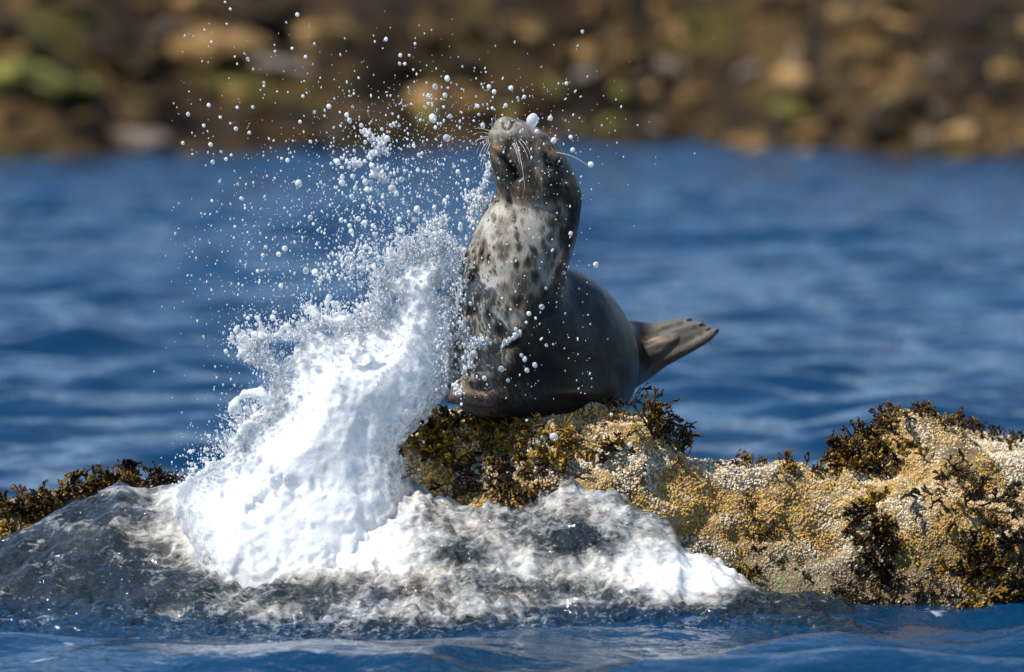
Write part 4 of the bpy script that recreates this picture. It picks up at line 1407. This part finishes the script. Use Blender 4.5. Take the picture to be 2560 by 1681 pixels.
# lacy clots: strings of fine drops in the air, by the neck and across the chest
for path, cnt, sp in [([(1226, 398), (1218, 440), (1205, 470), (1190, 495)], 150, 4), ([(1165, 488), (1185, 500), (1205, 505), (1228, 498)], 150, 11), ([(1205, 505), (1214, 540), (1206, 580), (1190, 600)], 150, 9),
                      ([(1190, 500), (1180, 530), (1186, 560)], 60, 8), ([(1055, 578), (1085, 562), (1100, 552), (1115, 543)], 120, 8), ([(905, 338), (920, 332), (935, 350), (950, 362), (965, 342)], 130, 6),
                      ([(925, 388), (945, 378), (970, 378)], 80, 6), ([(865, 410), (885, 403), (892, 412)], 70, 7), ([(935, 425), (950, 430), (965, 440)], 60, 9), ([(1090, 600), (1075, 620), (1100, 640)], 100, 12),
                      ([(1150, 815), (1165, 832), (1180, 850), (1205, 852), (1222, 862)], 170, 5), ([(1160, 862), (1185, 866), (1215, 858)], 90, 6), ([(1258, 862), (1275, 850), (1292, 838), (1300, 830)], 70, 3),
                      ([(1148, 905), (1168, 900), (1172, 884)], 70, 6), ([(1125, 945), (1160, 925), (1185, 900)], 110, 6), ([(1140, 950), (1145, 975), (1152, 985)], 60, 5), ([(1155, 840), (1158, 815), (1160, 795)], 50, 3),
                      ([(1130, 760), (1120, 830), (1112, 900), (1108, 960)], 420, 16), ([(800, 690), (850, 650), (880, 630)], 90, 16), ([(860, 700), (900, 640), (930, 610)], 120, 14)]:
    C_ = cat_rom(path, 20)
    for k in range(cnt):
        c_ = C_[random.randrange(len(C_))]
        rim.append((c_[0] + random.gauss(0, sp), c_[1] + random.gauss(0, sp)))
        clot.append(n + len(rim) - 1)
P2 = np.concatenate((P2, np.array(rim)))
clot = set(clot)
hit_y = {}
def chest_y(a, b):
    k = (round(a / 14), round(b / 14))
    if k not in hit_y:
        hit_y[k] = seal_hit(k[0] * 14, k[1] * 14)[1]
    return hit_y[k]
VV, FF = [], []
for i, (a, b) in enumerate(P2):
    if a < 380 or b < 0: continue
    Yd = random.uniform(-.26, .10)
    if a > 1130 and b > 300: Yd = random.uniform(-.26, -.14)
    r = .001 * (.9 + 2.2 * random.random() ** 3)
    if i >= n:
        Yd = random.uniform(-.2, .12)
        r *= random.uniform(.6, 1.1)
        if i in clot:
            r = .001 * random.uniform(1.6, 4.2)
            Yd = (chest_y(a, b) - random.uniform(.012, .04)) if a > 1122 and b > 700 else random.uniform(-.08, -.02)
            if Yd > .4 or (a > 1100 and b < 620): Yd = random.uniform(.05, .15)
    st = random.uniform(1, 2.0)
    p = sv * np.array((r, r, r * st))
    ang = random.gauss(.35 if a > 1250 else -.05, .2)
    c_, s_ = math.cos(ang), math.sin(ang)
    p = np.stack((p[:, 0] * c_ + p[:, 2] * s_, p[:, 1], -p[:, 0] * s_ + p[:, 2] * c_), 1)
    FF.append(sf + len(VV) * len(sv)); VV.append(p + at(a, b, Yd))
jv, jf, jb = [], [], len(VV) * len(sv)
for k in range(420):      # hair-thin jets thrown out of the rim
    i = random.randrange(2, 29)
    a, b = np.array(poly[i]), np.array(poly[i + 1])
    p = a + (b - a) * random.random()
    L_ = random.uniform(14, 70) * random.random() ** .5
    ang = random.gauss(math.radians(118), .42)
    dv = np.array((math.cos(ang), -math.sin(ang)))
    sag = np.array((random.gauss(0, .25), random.gauss(.1, .2)))
    Yj = random.uniform(-.14, .10)
    r0 = random.uniform(1.2, 3.0)
    for j in range(6):
        t_ = j / 5
        c_ = p + dv * L_ * (t_ * 1.3 - .3) + sag * L_ * t_ * t_ + np.random.default_rng(k * 7 + j).normal(0, .8, 2)
        w_ = at(c_[0], c_[1], Yj)
        rr_ = .001 * (r0 * (1 - .75 * t_) + .35) * (1.5 if j == 5 else 1)
        for q_ in range(4):
            jv.append(w_ + rr_ * np.array((math.cos(q_ * 1.5708), math.sin(q_ * 1.5708), .3 * math.cos(q_ * 1.5708))))
        if j:
            o_ = jb + len(jv) - 8
            for q_ in range(4):
                q2 = (q_ + 1) % 4
                jf += [(o_ + q_, o_ + q2, o_ + 4 + q2), (o_ + q_, o_ + 4 + q2, o_ + 4 + q_)]
VV.append(np.array(jv)); FF.append(np.array(jf))
me = mesh_np('fine_spray', np.concatenate(VV), np.concatenate(FF))
obj('fine_spray', me, DROP, label='mist of tiny white spray specks around the splash and the seal', cat='spray', kind='stuff')
